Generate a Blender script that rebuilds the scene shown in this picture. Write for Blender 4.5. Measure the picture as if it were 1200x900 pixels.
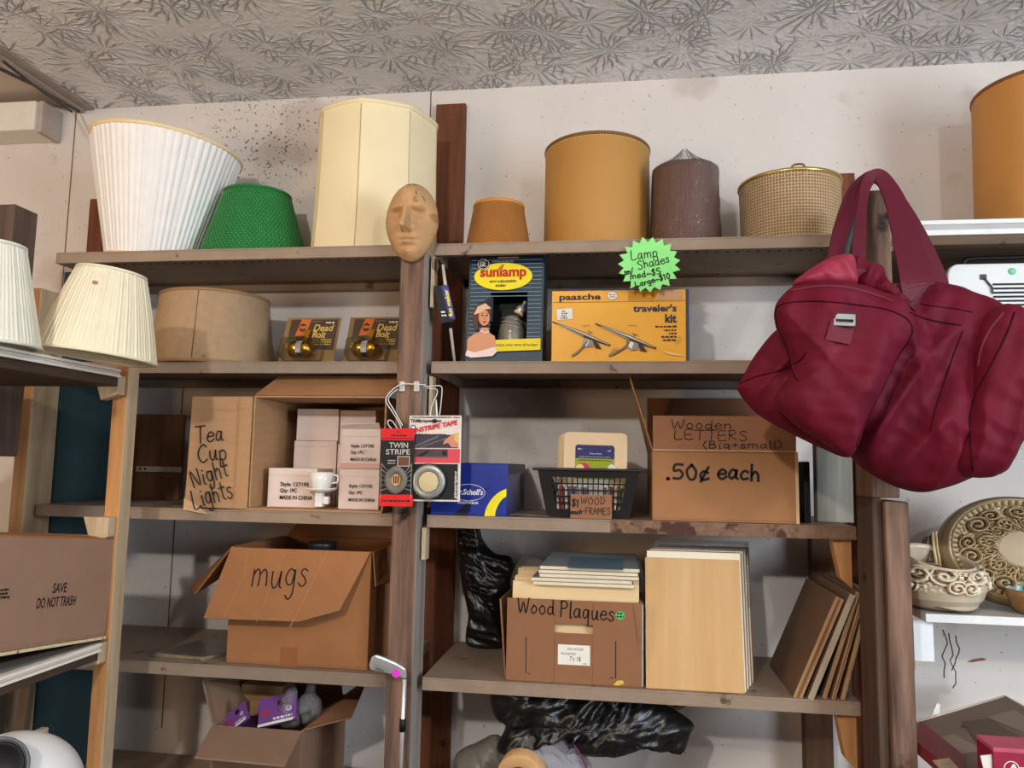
import bpy, bmesh, math, random
from mathutils import Vector, Matrix, noise
from mathutils.bvhtree import BVHTree
random.seed(7)
S = bpy.context.scene
for o in list(bpy.data.objects): bpy.data.objects.remove(o)
COL = S.collection
R = math.radians
# ------------------------------------------------------------------ camera, light, exposure
EYE = Vector((0, 0, 1.6)); FPX = 900.0
yaw, pit, rol = R(8.1), R(6.05), R(1.01)
FW = Vector((-math.sin(yaw)*math.cos(pit), math.cos(yaw)*math.cos(pit), math.sin(pit)))
r0 = FW.cross(Vector((0, 0, 1))).normalized(); u0 = r0.cross(FW)
RT = r0*math.cos(rol)+u0*math.sin(rol); UP = -r0*math.sin(rol)+u0*math.cos(rol)
cam = bpy.data.cameras.new('camera'); camo = bpy.data.objects.new('camera', cam); COL.objects.link(camo)
cam.sensor_fit = 'HORIZONTAL'; cam.sensor_width = 36; cam.lens = 36*FPX/1200; cam.clip_start = .02
m3 = Matrix((RT, UP, -FW)).transposed(); camo.matrix_world = Matrix.Translation(EYE) @ m3.to_4x4()
S.camera = camo

def ray(px, py): return FW+RT*((px-600)/FPX)-UP*((py-450)/FPX)
def at(px, py, Y): d = ray(px, py); return EYE+d*(Y/d.y)      # photo point -> world point at depth y = Y
def atz(px, py, z): d = ray(px, py); return EYE+d*((z-1.6)/d.z)
def atp(px, py, p0, n): d = ray(px, py); return EYE+d*((Vector(p0)-EYE).dot(n)/d.dot(n))   # point on a plane
def atx(px, py, x): d = ray(px, py); return EYE+d*(x/d.x)

S.view_settings.view_transform = 'Standard'; S.view_settings.look = 'None'
S.view_settings.gamma = 1; S.view_settings.use_curve_mapping = False
S.view_settings.exposure = 0.2
W = bpy.data.worlds.new('world'); S.world = W; W.use_nodes = True
W.node_tree.nodes['Background'].inputs[0].default_value = (.80, .86, 1, 1)
W.node_tree.nodes['Background'].inputs[1].default_value = .03

def area(name, loc, target, sx, sy, power, color):
    l = bpy.data.lights.new(name, 'AREA'); l.shape = 'RECTANGLE'; l.size = sx; l.size_y = sy
    l.energy = power; l.color = color
    o = bpy.data.objects.new(name, l); COL.objects.link(o); o.location = loc
    o.rotation_euler = (Vector(target)-Vector(loc)).to_track_quat('-Z', 'Y').to_euler()
    return o
def bulb(name, loc, power, color, r=.04):
    l = bpy.data.lights.new(name, 'POINT'); l.energy = power; l.color = color; l.shadow_soft_size = r
    o = bpy.data.objects.new(name, l); COL.objects.link(o); o.location = loc; return o
bulb('ceiling_bulb', (-.55, -.85, 2.32), 70, (1, .95, .88))
bulb('ceiling_bulb', (.85, -.55, 2.32), 22, (1, .97, .93))
area('window_light', (2.5, -.6, 1.7), (.3, 1.7, 1.6), 1.0, 1.2, 62, (.80, .90, 1))
area('warm_lamp_light', (-2.1, -.5, 1.75), (-.6, 1.6, 1.6), .4, .4, 14, (1, .66, .36))

# ------------------------------------------------------------------ materials
def lin(c):
    return tuple(((v/255)/12.92 if v/255 <= .04045 else ((v/255+.055)/1.055)**2.4) for v in c)
MATS = {}
def mat(name, rgb, rough=.7, var=.12, scale=25, bump=0, bscale=120, metal=0, stretch=(1, 1, 1), spec=.4,
        rgb2=None, spots=None, alpha=None, uvweave=None, coat=0):
    if name in MATS: return MATS[name]
    m = bpy.data.materials.new(name); m.use_nodes = True; nt = m.node_tree; N = nt.nodes; L = nt.links
    p = N['Principled BSDF']; p.inputs['Roughness'].default_value = rough; p.inputs['Metallic'].default_value = metal
    p.inputs['Specular IOR Level'].default_value = spec
    if coat: p.inputs['Coat Weight'].default_value = coat; p.inputs['Coat Roughness'].default_value = .15
    c = lin(rgb); c2 = lin(rgb2) if rgb2 else None
    tc = N.new('ShaderNodeTexCoord'); mp = N.new('ShaderNodeMapping'); mp.inputs['Scale'].default_value = stretch
    L.new(tc.outputs['Object'], mp.inputs['Vector'])
    nz = N.new('ShaderNodeTexNoise'); nz.inputs['Scale'].default_value = scale; nz.inputs['Detail'].default_value = 6
    nz.inputs['Roughness'].default_value = .65; L.new(mp.outputs[0], nz.inputs['Vector'])
    rp = N.new('ShaderNodeValToRGB'); rp.color_ramp.elements[0].position = .3; rp.color_ramp.elements[1].position = .72
    a = c2 if c2 else tuple(v*(1-var) for v in c); b = c if c2 else tuple(min(1, v*(1+var)) for v in c)
    rp.color_ramp.elements[0].color = (*a, 1); rp.color_ramp.elements[1].color = (*b, 1)
    L.new(nz.outputs['Fac'], rp.inputs['Fac']); out = rp.outputs[0]
    if spots:                                   # (rgb, scale, threshold): dirt with a shape of its own
        n2 = N.new('ShaderNodeTexNoise'); n2.inputs['Scale'].default_value = spots[1]; n2.inputs['Detail'].default_value = 5
        L.new(tc.outputs['Object'], n2.inputs['Vector'])
        r2 = N.new('ShaderNodeValToRGB'); r2.color_ramp.elements[0].position = spots[2]; r2.color_ramp.elements[1].position = spots[2]+.06
        L.new(n2.outputs['Fac'], r2.inputs['Fac'])
        mx = N.new('ShaderNodeMix'); mx.data_type = 'RGBA'; L.new(r2.outputs[0], mx.inputs['Factor'])
        L.new(out, mx.inputs[6]); mx.inputs[7].default_value = (*lin(spots[0]), 1); out = mx.outputs[2]
    bh = None
    if uvweave:                                 # (fu, fv, rgb gaps, amount): woven grid on the UV map
        uv = N.new('ShaderNodeSeparateXYZ'); L.new(tc.outputs['UV'], uv.inputs[0])
        s = []
        for k, f in ((0, uvweave[0]), (1, uvweave[1])):
            mu = N.new('ShaderNodeMath'); mu.operation = 'MULTIPLY'; mu.inputs[1].default_value = f*6.2832; L.new(uv.outputs[k], mu.inputs[0])
            si = N.new('ShaderNodeMath'); si.operation = 'SINE'; L.new(mu.outputs[0], si.inputs[0]); s.append(si)
        mxx = N.new('ShaderNodeMath'); mxx.operation = 'MAXIMUM'; L.new(s[0].outputs[0], mxx.inputs[0]); L.new(s[1].outputs[0], mxx.inputs[1])
        r3 = N.new('ShaderNodeMapRange'); r3.inputs['From Min'].default_value = -.2; r3.inputs['From Max'].default_value = .6
        L.new(mxx.outputs[0], r3.inputs['Value'])
        mx = N.new('ShaderNodeMix'); mx.data_type = 'RGBA'; L.new(r3.outputs[0], mx.inputs['Factor'])
        mx.inputs[6].default_value = (*lin(uvweave[2]), 1); L.new(out, mx.inputs[7]); out = mx.outputs[2]; bh = mxx.outputs[0]
    L.new(out, p.inputs['Base Color'])
    if bump:
        bp = N.new('ShaderNodeBump'); bp.inputs['Strength'].default_value = min(1, bump); bp.inputs['Distance'].default_value = .002
        if bh is None:
            nb = N.new('ShaderNodeTexNoise'); nb.inputs['Scale'].default_value = bscale; nb.inputs['Detail'].default_value = 4
            L.new(mp.outputs[0], nb.inputs['Vector']); bh = nb.outputs['Fac']
        L.new(bh, bp.inputs['Height']); L.new(bp.outputs[0], p.inputs['Normal'])
    MATS[name] = m; return m
def wood(name, c1, c2, axis=2, scale=9, rough=.75, knots=True, bump=.35):
    if name in MATS: return MATS[name]
    st = [1, 1, 1]; st[axis] = .07
    m = mat(name, c1, rough, rgb2=c2, scale=scale*5, stretch=tuple(st), bump=bump, bscale=scale*14,
            spots=((int(c2[0]*.45), int(c2[1]*.42), int(c2[2]*.42)), 13, .685) if knots else None)
    return m
def film(name, rgb=(235, 238, 240), opacity=.12, rough=.08, ior=1.35):
    if name in MATS: return MATS[name]
    m = bpy.data.materials.new(name); m.use_nodes = True; nt = m.node_tree; N = nt.nodes; L = nt.links
    N.remove(N['Principled BSDF']); out = N['Material Output']
    t = N.new('ShaderNodeBsdfTransparent'); g = N.new('ShaderNodeBsdfPrincipled')
    g.inputs['Base Color'].default_value = (*lin(rgb), 1); g.inputs['Roughness'].default_value = rough
    fr = N.new('ShaderNodeFresnel'); fr.inputs['IOR'].default_value = ior
    nb = N.new('ShaderNodeTexNoise'); nb.inputs['Scale'].default_value = 45; bp = N.new('ShaderNodeBump'); bp.inputs['Strength'].default_value = .5; bp.inputs['Distance'].default_value = .004
    L.new(nb.outputs['Fac'], bp.inputs['Height']); L.new(bp.outputs[0], g.inputs['Normal']); L.new(bp.outputs[0], fr.inputs['Normal'])
    gl = N.new('ShaderNodeBsdfGlossy'); gl.inputs['Roughness'].default_value = rough; L.new(bp.outputs[0], gl.inputs['Normal'])
    m1 = N.new('ShaderNodeMixShader'); L.new(fr.outputs[0], m1.inputs[0]); L.new(t.outputs[0], m1.inputs[1]); L.new(gl.outputs[0], m1.inputs[2])
    mx = N.new('ShaderNodeMixShader'); mx.inputs[0].default_value = opacity
    L.new(m1.outputs[0], mx.inputs[1]); L.new(g.outputs[0], mx.inputs[2]); L.new(mx.outputs[0], out.inputs['Surface'])
    MATS[name] = m; return m
def flat(name, rgb, rough=.55, spec=.3): return mat(name, rgb, rough, var=.03, scale=60, spec=spec)

INK = flat('black_ink', (22, 18, 18)); WHITE = flat('white_print', (235, 232, 225)); BLACK = flat('black_print', (20, 20, 22))
CARD_TAN = mat('tan_cardboard', (176, 136, 98), .85, var=.09, scale=14, bump=.15, bscale=60, stretch=(1, 1, 6))
CARD_BROWN = mat('brown_cardboard', (154, 108, 70), .85, var=.09, scale=14, bump=.15, bscale=60, stretch=(1, 1, 6))
CARD_RED = mat('reddish_cardboard', (148, 102, 72), .85, var=.09, scale=16, bump=.12, bscale=60)
CARD_DULL = mat('dull_cardboard', (142, 112, 90), .85, var=.09, scale=14, bump=.12, bscale=60)
PAPER = mat('white_card', (226, 214, 204), .7, var=.04, scale=18)
SHELFM = mat('brown_grey_shelf_paint', (148, 128, 110), .6, var=.12, scale=16, bump=.12, bscale=50, spots=((92, 70, 54), 22, .66))
WEATH = wood('weathered_post_wood', (150, 116, 96), (64, 46, 38), 2)
GREYSIDE = wood('grey_painted_wood', (176, 164, 154), (128, 118, 110), 2, knots=False)
REDWOOD = wood('reddish_stud_wood', (128, 74, 44), (82, 44, 26), 2)
PINE = wood('orange_pine', (204, 152, 98), (164, 112, 66), 2)
PALEPINE = wood('pale_pine', (206, 184, 152), (166, 142, 112), 2)  # pale wood; on post right faces it paints in the cool side light
OAKY = wood('tan_plywood', (208, 172, 122), (196, 148, 92), 2, scale=4, rough=.55, knots=False, bump=.1)
METAL = mat('bright_steel', (215, 215, 215), .3, metal=.55, var=.05)
WIRE = mat('white_wire', (226, 226, 222), .35, var=.03)
BRASS = mat('yellow_brass', (200, 150, 40), .25, metal=1, var=.1)
DARK = mat('dark_recess', (28, 24, 22), .9)

# ------------------------------------------------------------------ mesh builder
class MB:
    def __init__(s): s.v = []; s.f = []; s.m = []; s.sm = []; s.uv = {}
    def add(s, vs, fs, m=0, smooth=False, uvs=None):
        n = len(s.v); s.v += [tuple(v) for v in vs]
        for f in fs: s.f.append(tuple(i+n for i in f)); s.m.append(m); s.sm.append(smooth)
        if uvs:
            for i, u in enumerate(uvs): s.uv[n+i] = u
    def box(s, x0, x1, y0, y1, z0, z1, m=0, M=None):
        v = [Vector((x, y, z)) for x in (x0, x1) for y in (y0, y1) for z in (z0, z1)]
        if M is not None: v = [M @ p for p in v]
        s.add(v, [(0, 1, 3, 2), (4, 6, 7, 5), (0, 4, 5, 1), (2, 3, 7, 6), (0, 2, 6, 4), (1, 5, 7, 3)], m)
    def hexa(s, a, b, m=0):                     # two quads of corners (bottom, top)
        s.add(list(a)+list(b), [(3, 2, 1, 0), (4, 5, 6, 7), (0, 1, 5, 4), (1, 2, 6, 5), (2, 3, 7, 6), (3, 0, 4, 7)], m)
    def prism(s, poly, d, m=0):                 # poly: 3-D points; d: extrusion vector
        n = len(poly); d = Vector(d); P = [Vector(p) for p in poly]
        s.add(P+[p+d for p in P], [tuple(range(n)), tuple(range(2*n-1, n-1, -1))]+[(i, i+n, (i+1) % n+n, (i+1) % n) for i in range(n)], m)
    def tube(s, pts, r, n=8, m=0, closed=False):
        P = [Vector(p) for p in pts]; k = len(P); V = []; F = []
        ref = None
        for i in range(k):
            t = (P[(i+1) % k]-P[i-1]) if closed or 0 < i < k-1 else (P[1]-P[0] if i == 0 else P[-1]-P[-2])
            t.normalize()
            if ref is None: ref = t.orthogonal().normalized()
            ref = (ref-t*ref.dot(t)).normalized(); b = t.cross(ref)
            rr = r[i] if isinstance(r, (list, tuple)) else r
            V += [P[i]+ref*(rr*math.cos(2*math.pi*j/n))+b*(rr*math.sin(2*math.pi*j/n)) for j in range(n)]
        for i in range(k if closed else k-1):
            for j in range(n):
                a = i*n+j; b_ = i*n+(j+1) % n; i2 = ((i+1) % k)*n
                F.append((a, b_, i2+(j+1) % n, i2+j))
        if not closed: F += [tuple(range(n-1, -1, -1)), tuple(range((k-1)*n, k*n))]
        s.add(V, F, m, True)
    def lathe(s, prof, n=48, m=0, fn=None, M=None, smooth=True, caps=(False, False)):
        V = []; F = []; U = []
        for i, (r, z) in enumerate(prof):
            for j in range(n+1):
                a = 2*math.pi*j/n; rr, zz = (fn(a, r, z, i) if fn else (r, z))
                p = Vector((rr*math.cos(a), rr*math.sin(a), zz))
                V.append(M @ p if M is not None else p); U.append((j/n, i/(len(prof)-1)))
        for i in range(len(prof)-1):
            for j in range(n):
                a = i*(n+1)+j; F.append((a, a+1, a+n+2, a+n+1))
        s.add(V, F, m, smooth, U)
        for c, i in ((caps[0], 0), (caps[1], len(prof)-1)):
            if c: s.add(V[i*(n+1):i*(n+1)+n], [tuple(range(n)) if i else tuple(range(n-1, -1, -1))], m)
    def sphere(s, c, r, n=20, k=12, m=0, M=None):
        prof = [(max(1e-5, math.sin(math.pi*i/k)), -math.cos(math.pi*i/k)) for i in range(k+1)]
        r = (r, r, r) if isinstance(r, (int, float)) else r
        T = Matrix.Translation(c) @ (M if M is not None else Matrix()) @ Matrix.Diagonal((*r, 1))
        s.lathe(prof, n, m, M=T)
    def build(s, name, mats, parent=None, loc=None, bevel=0, solid=0, rot=None):
        me = bpy.data.meshes.new(name); me.from_pydata([tuple(v) for v in s.v], [], s.f)
        for mm in (mats if isinstance(mats, (list, tuple)) else [mats]): me.materials.append(mm)
        for p, a, b in zip(me.polygons, s.m, s.sm): p.material_index = a; p.use_smooth = b
        if s.uv:
            l = me.uv_layers.new(name='uv')
            for lp in me.loops: l.data[lp.index].uv = s.uv.get(lp.vertex_index, (0, 0))
        me.update(); o = bpy.data.objects.new(name, me); COL.objects.link(o)
        if parent: o.parent = parent
        if loc is not None: o.location = loc
        if rot is not None: o.rotation_euler = rot
        if solid: q = o.modifiers.new('solid', 'SOLIDIFY'); q.thickness = solid; q.offset = 0
        if bevel:
            q = o.modifiers.new('bevel', 'BEVEL'); q.width = bevel; q.segments = 2; q.limit_method = 'ANGLE'
        return o
def tag(o, label, cat, group=None, kind=None):
    o['label'] = label; o['category'] = cat
    if group: o['group'] = group
    if kind: o['kind'] = kind
    return o
def thing(name, label, cat, loc, rot=(0, 0, 0), group=None):
    o = bpy.data.objects.new(name, None); COL.objects.link(o); o.location = loc; o.rotation_euler = rot
    o.empty_display_size = .05
    return tag(o, label, cat, group)
def struct(o): o['kind'] = 'structure'; return o
def copy_thing(o, loc, label, rot=None):
    r = o.copy(); COL.objects.link(r); r.location = loc; r['label'] = label
    if rot: r.rotation_euler = rot
    for ch in list(o.children):
        c = ch.copy(); COL.objects.link(c); c.parent = r
        for g in ch.children:
            d = g.copy(); COL.objects.link(d); d.parent = c
    return r
def catmull(P, k=6, closed=False):
    P = [Vector(p) for p in P]; n = len(P); out = []
    for i in range(n if closed else n-1):
        g = (lambda j: P[j % n]) if closed else (lambda j: P[max(0, min(n-1, j))])
        a, b, c, d = g(i-1), g(i), g(i+1), g(i+2)
        for t in range(k):
            t /= k; out.append(.5*((2*b)+(c-a)*t+(2*a-5*b+4*c-d)*t*t+(3*b-a-3*c+d)*t**3))
    if not closed: out.append(P[-1])
    return out

# ------------------------------------------------------------------ lettering and printed artwork
GL = {
 'T': (.7, [[(0, 1), (.7, 1.02)], [(.36, 1), (.33, 0)]]),
 'e': (.5, [[(.04, .3), (.45, .34), (.4, .52), (.2, .56), (.03, .28), (.12, .04), (.3, 0), (.5, .14)]]),
 'a': (.54, [[(.43, .5), (.2, .56), (.03, .25), (.15, .01), (.35, .14), (.44, .5)], [(.44, .54), (.43, .12), (.53, 0)]]),
 'C': (.66, [[(.6, .85), (.4, 1), (.12, .8), (.03, .45), (.15, .08), (.4, 0), (.62, .15)]]),
 'G': (.68, [[(.6, .85), (.4, 1), (.12, .8), (.03, .45), (.15, .08), (.4, 0), (.6, .2), (.6, .48)], [(.38, .48), (.62, .48)]]),
 'c': (.46, [[(.42, .48), (.25, .56), (.04, .3), (.15, .02), (.44, .1)]]),
 'u': (.54, [[(.05, .55), (.05, .2), (.18, .0), (.36, .14), (.44, .55)], [(.44, .55), (.44, .1), (.53, 0)]]),
 'p': (.52, [[(.06, .52), (.05, -.4)], [(.06, .4), (.25, .57), (.46, .4), (.4, .1), (.2, 0), (.06, .12)]]),
 'P': (.58, [[(.08, 1), (.06, 0)], [(.0, .92), (.3, 1.02), (.52, .8), (.4, .56), (.08, .5)]]),
 'N': (.7, [[(.06, 0), (.04, 1), (.56, .02), (.6, 1)]]),
 'i': (.24, [[(.12, .52), (.12, .06), (.2, 0)], [(.13, .74), (.15, .78)]]),
 'g': (.52, [[(.43, .5), (.2, .56), (.04, .3), (.15, .04), (.36, .12), (.44, .52)], [(.44, .54), (.43, -.2), (.28, -.42), (.08, -.3)]]),
 'y': (.5, [[(.05, .55), (.1, .15), (.25, .05), (.42, .2)], [(.45, .55), (.42, -.2), (.25, -.42), (.06, -.3)]]),
 'h': (.54, [[(.07, 1), (.05, 0)], [(.06, .35), (.25, .56), (.42, .42), (.43, 0)]]),
 't': (.42, [[(.2, .9), (.18, .12), (.34, .02)], [(0, .62), (.42, .64)]]),
 'L': (.6, [[(.08, 1), (.03, .02), (.58, .1)]]),
 's': (.44, [[(.4, .5), (.2, .57), (.08, .42), (.3, .26), (.36, .08), (.16, -.01), (.02, .1)]]),
 'S': (.56, [[(.52, .9), (.26, 1.02), (.06, .78), (.42, .42), (.46, .12), (.2, 0), (.02, .14)]]),
 'm': (.8, [[(.06, .55), (.05, 0)], [(.06, .38), (.22, .56), (.36, .4), (.36, 0)], [(.37, .38), (.55, .56), (.7, .4), (.72, 0)]]),
 'n': (.54, [[(.06, .55), (.05, 0)], [(.06, .36), (.25, .56), (.42, .42), (.43, 0)]]),
 'W': (.9, [[(.02, 1), (.22, 0), (.44, .75), (.64, 0), (.88, 1.02)]]),
 'w': (.74, [[(.02, .55), (.18, 0), (.36, .4), (.54, 0), (.72, .56)]]),
 'o': (.52, [[(.25, .56), (.04, .3), (.2, 0), (.44, .2), (.38, .5), (.2, .56)]]),
 'O': (.76, [[(.4, 1), (.05, .55), (.25, .02), (.62, .2), (.66, .75), (.36, 1)]]),
 'd': (.54, [[(.42, .46), (.2, .54), (.04, .26), (.16, .0), (.36, .12), (.44, .4)], [(.46, 1), (.44, .1), (.52, 0)]]),
 'E': (.58, [[(.55, 1), (.06, .97), (.04, .02), (.56, .04)], [(.05, .52), (.46, .54)]]),
 'R': (.62, [[(.08, 1), (.05, 0)], [(.02, .93), (.35, 1.0), (.5, .76), (.34, .54), (.08, .48), (.58, 0)]]),
 'B': (.6, [[(.08, 1), (.05, 0)], [(.03, .98), (.42, .92), (.36, .58), (.1, .54), (.5, .4), (.46, .06), (.05, .0)]]),
 'D': (.66, [[(.08, 1), (.06, 0)], [(.03, 1), (.45, .88), (.6, .45), (.4, .06), (.05, 0)]]),
 'A': (.66, [[(.02, 0), (.32, 1), (.62, 0)], [(.14, .38), (.5, .4)]]),
 'F': (.56, [[(.54, 1), (.06, .98), (.05, 0)], [(.06, .52), (.42, .54)]]),
 'M': (.84, [[(.04, 0), (.1, 1), (.4, .3), (.72, 1), (.78, 0)]]),
 'H': (.64, [[(.06, 1), (.05, 0)], [(.56, 1), (.56, 0)], [(.05, .5), (.56, .52)]]),
 '(': (.3, [[(.26, 1.05), (.06, .6), (.08, .2), (.28, -.12)]]), ')': (.3, [[(.04, 1.05), (.24, .6), (.22, .2), (.02, -.12)]]),
 '+': (.5, [[(.05, .4), (.45, .42)], [(.25, .65), (.24, .16)]]),
 'l': (.2, [[(.1, 1), (.08, .05), (.16, 0)]]), 'r': (.4, [[(.06, .55), (.05, 0)], [(.06, .34), (.2, .54), (.38, .5)]]),
 '.': (.24, [[(.08, .02), (.13, .09), (.17, .02), (.1, .0)]]), '-': (.4, [[(.05, .42), (.36, .44)]]), '~': (.55, [[(.03, .3), (.18, .46), (.36, .3), (.52, .44)]]),
 '/': (.4, [[(.36, 1.05), (.04, -.1)]]),
 '5': (.56, [[(.5, 1), (.12, .98), (.08, .58), (.34, .62), (.5, .36), (.38, .06), (.04, .06)]]),
 '0': (.58, [[(.3, 1), (.06, .6), (.16, .06), (.42, .08), (.52, .6), (.3, 1)]]),
 '1': (.3, [[(.06, .8), (.16, 1), (.15, 0)]]),
 '$': (.54, [[(.48, .84), (.26, .96), (.08, .74), (.42, .46), (.44, .16), (.22, .04), (.02, .18)], [(.28, 1.12), (.22, -.12)]]),
 '¢': (.5, [[(.42, .5), (.22, .6), (.04, .3), (.18, .02), (.44, .12)], [(.44, .85), (.06, -.12)]]),
 'q': (.54, [[(.43, .5), (.2, .56), (.04, .28), (.16, .02), (.36, .14), (.44, .5)], [(.45, .54), (.44, -.45)]]),
 "'": (.2, [[(.1, 1.0), (.08, .8)]]), ' ': (.38, []),
}
def text_mesh(s, bold=0, shear=0):
    cu = bpy.data.curves.new('t', 'FONT'); cu.body = s; cu.size = 1; cu.offset = bold; cu.shear = shear; cu.resolution_u = 3
    o = bpy.data.objects.new('t', cu); COL.objects.link(o)
    dg = bpy.context.evaluated_depsgraph_get(); dg.update()
    me = bpy.data.meshes.new_from_object(o.evaluated_get(dg))
    V = [v.co.copy() for v in me.vertices]; F = [tuple(p.vertices) for p in me.polygons]
    bpy.data.objects.remove(o); bpy.data.curves.remove(cu); bpy.data.meshes.remove(me)
    return V, F
class Art:
    """flat print on a face: units of `s` metres, x right, y DOWN from the origin corner"""
    def __init__(a, org, ux, uy, s, lift=.0004, sy=1):
        a.sy = sy
        a.o = Vector(org); a.ux = Vector(ux).normalized(); a.uy = Vector(uy).normalized(); a.n = a.ux.cross(a.uy)
        a.s = s; a.k = lift; a.mb = MB(); a.mats = []
    def mi(a, m):
        if m not in a.mats: a.mats.append(m)
        return a.mats.index(m)
    def P(a, x, y): return a.o+a.ux*(x*a.s)-a.uy*(y*a.s*a.sy)+a.n*a.k
    def poly(a, pts, m, up=True):
        if up: a.k += .00012
        ar = sum(pts[i-1][0]*p[1]-p[0]*pts[i-1][1] for i, p in enumerate(pts))
        if ar > 0: pts = pts[::-1]
        a.mb.add([a.P(*p) for p in pts], [tuple(range(len(pts)))], a.mi(m))
    def rect(a, x0, y0, x1, y1, m): a.poly([(x0, y0), (x1, y0), (x1, y1), (x0, y1)], m)
    def ell(a, cx, cy, rx, ry, m, n=36, rot=0):
        c, s = math.cos(rot), math.sin(rot)
        a.poly([(cx+rx*math.cos(t)*c-ry*math.sin(t)*s, cy+rx*math.cos(t)*s+ry*math.sin(t)*c) for t in (2*math.pi*i/n for i in range(n))], m)
    def line(a, pts, w, m, up=True):
        if up: a.k += .00012
        P = [Vector((p[0], p[1])) for p in pts]; V = []; n = len(P)
        for i in range(n):
            t = (P[min(i+1, n-1)]-P[max(i-1, 0)])
            if t.length < 1e-9: t = Vector((1, 0))
            t.normalize(); q = Vector((-t.y, t.x))*w/2
            e = t*(w*.4)*(-1 if i == 0 else 1 if i == n-1 else 0)
            V += [a.P(*(P[i]+q+e)), a.P(*(P[i]-q+e))]
        a.mb.add(V, [(2*i, 2*i+1, 2*i+3, 2*i+2) for i in range(n-1)], a.mi(m))
    def text(a, s, x, y, h, m, w=None, bold=0, shear=0, slope=0, align='l', vert=False):
        V, F = text_mesh(s, bold, shear); a.k += .00012
        xs = [v.x for v in V]; wd = max(xs)-min(xs); x0 = min(xs); sc = h/.7
        sx = (w/wd if w else sc); off = {'l': 0, 'c': -wd*sx/2, 'r': -wd*sx}[align]
        cs, sn = math.cos(slope), math.sin(slope); out = []
        for v in V:
            p = (v.x-x0)*sx+off; q = v.y*sc
            if vert: p, q = -q, p; out.append(a.P(x+p, y-q)); continue
            out.append(a.P(x+p*cs-q*sn, y-q*cs-p*sn))
        a.mb.add(out, F, a.mi(m))
    def ink(a, s, x, y, h, m=INK, pen=None, w=None, slope=0, squash=1, jit=.03):
        pen = pen or h*.1; a.k += .00012
        tot = sum(GL[c][0]+.12 for c in s); sx = (w/tot if w else h*squash); cur = 0
        cs, sn = math.cos(slope), math.sin(slope)
        for c in s:
            wd, st = GL[c]
            dy = random.uniform(-jit, jit)
            for k in st:
                q = catmull([(p[0], p[1]+dy) for p in [(p[0]+random.uniform(-jit, jit)*.6, p[1]+random.uniform(-jit, jit)*.6) for p in k]], 4) if len(k) > 2 else [Vector(p) for p in k]
                pts = []
                for p in q:
                    X = (cur+p[0])*sx; Yv = (p[1]+dy)*h
                    pts.append((x+X*cs-Yv*sn, y-Yv*cs-X*sn))
                a.line(pts, pen, m, up=False)
            cur += wd+.12
    def scribble(a, x0, y, x1, h, m, seed=0):   # a line of print too small to read
        rr = random.Random(seed); x = x0; a.k += .00012
        while x < x1:
            l = rr.uniform(.6, 2.4)*h; e = min(x+l, x1)
            a.mb.add([a.P(*p) for p in ((x, y), (x, y-h), (e, y-h*rr.uniform(.7, 1)), (e, y))][::-1], [(0, 1, 2, 3)], a.mi(m)); x = e+h*.45
    def build(a, name, parent): return a.mb.build(name, a.mats, parent)
X_, Y_, Z_ = (1, 0, 0), (0, 1, 0), (0, 0, 1)

def pillow(outline, c, Yc, front, back, loc, fold=None, rings=16, seg=110, sharp=.5, smooth=True, k=5):
    """closed cushion: photo outline at depth Yc, swelling `front` towards the viewer and `back` away"""
    O = [at(px, py, Yc) for px, py in outline]; C0 = at(c[0], c[1], Yc)
    ring = catmull(O, k, True) if smooth else O
    L = len(ring); seg = L; V = []; F = []; loc = Vector(loc)
    for side in (-1, 1):
        for i in range(rings+1):
            t = i/rings
            for j in range(seg):
                p = C0.lerp(ring[j], t); h = max(0, 1-t**2.4)**sharp
                y = (-front if side < 0 else back)*h
                if fold: y += fold(p.x, p.z, side)*(h**.6 if i else 1)*(1 if side < 0 else .4)
                V.append(Vector((p.x, Yc+y, p.z))-loc)
    B = (rings+1)*seg
    for s, o in ((0, 0), (1, B)):
        for i in range(rings):
            for j in range(seg):
                q = (o+i*seg+j, o+i*seg+(j+1) % seg, o+(i+1)*seg+(j+1) % seg, o+(i+1)*seg+j)
                F.append(q if s else q[::-1])
    a = rings*seg
    mb = MB(); mb.add(V, F, 0, True); return mb, (V, F)
def folds(ang, fu, fv, amp, seed=0, ridge=True):
    c, s = math.cos(ang), math.sin(ang)
    def f(x, z, side):
        u = x*c+z*s; v = -x*s+z*c
        n = noise.noise(Vector((u*fu+seed, v*fv, seed*1.7+side)))
        n2 = noise.noise(Vector((u*fu*2.3+seed, v*fv*2.1, seed*.7+side)))
        return amp*((abs(n)*2-.5) if ridge else n)+amp*.4*n2
    return f
def fsum(*fs): return lambda x, z, s: sum(f(x, z, s) for f in fs)

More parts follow.
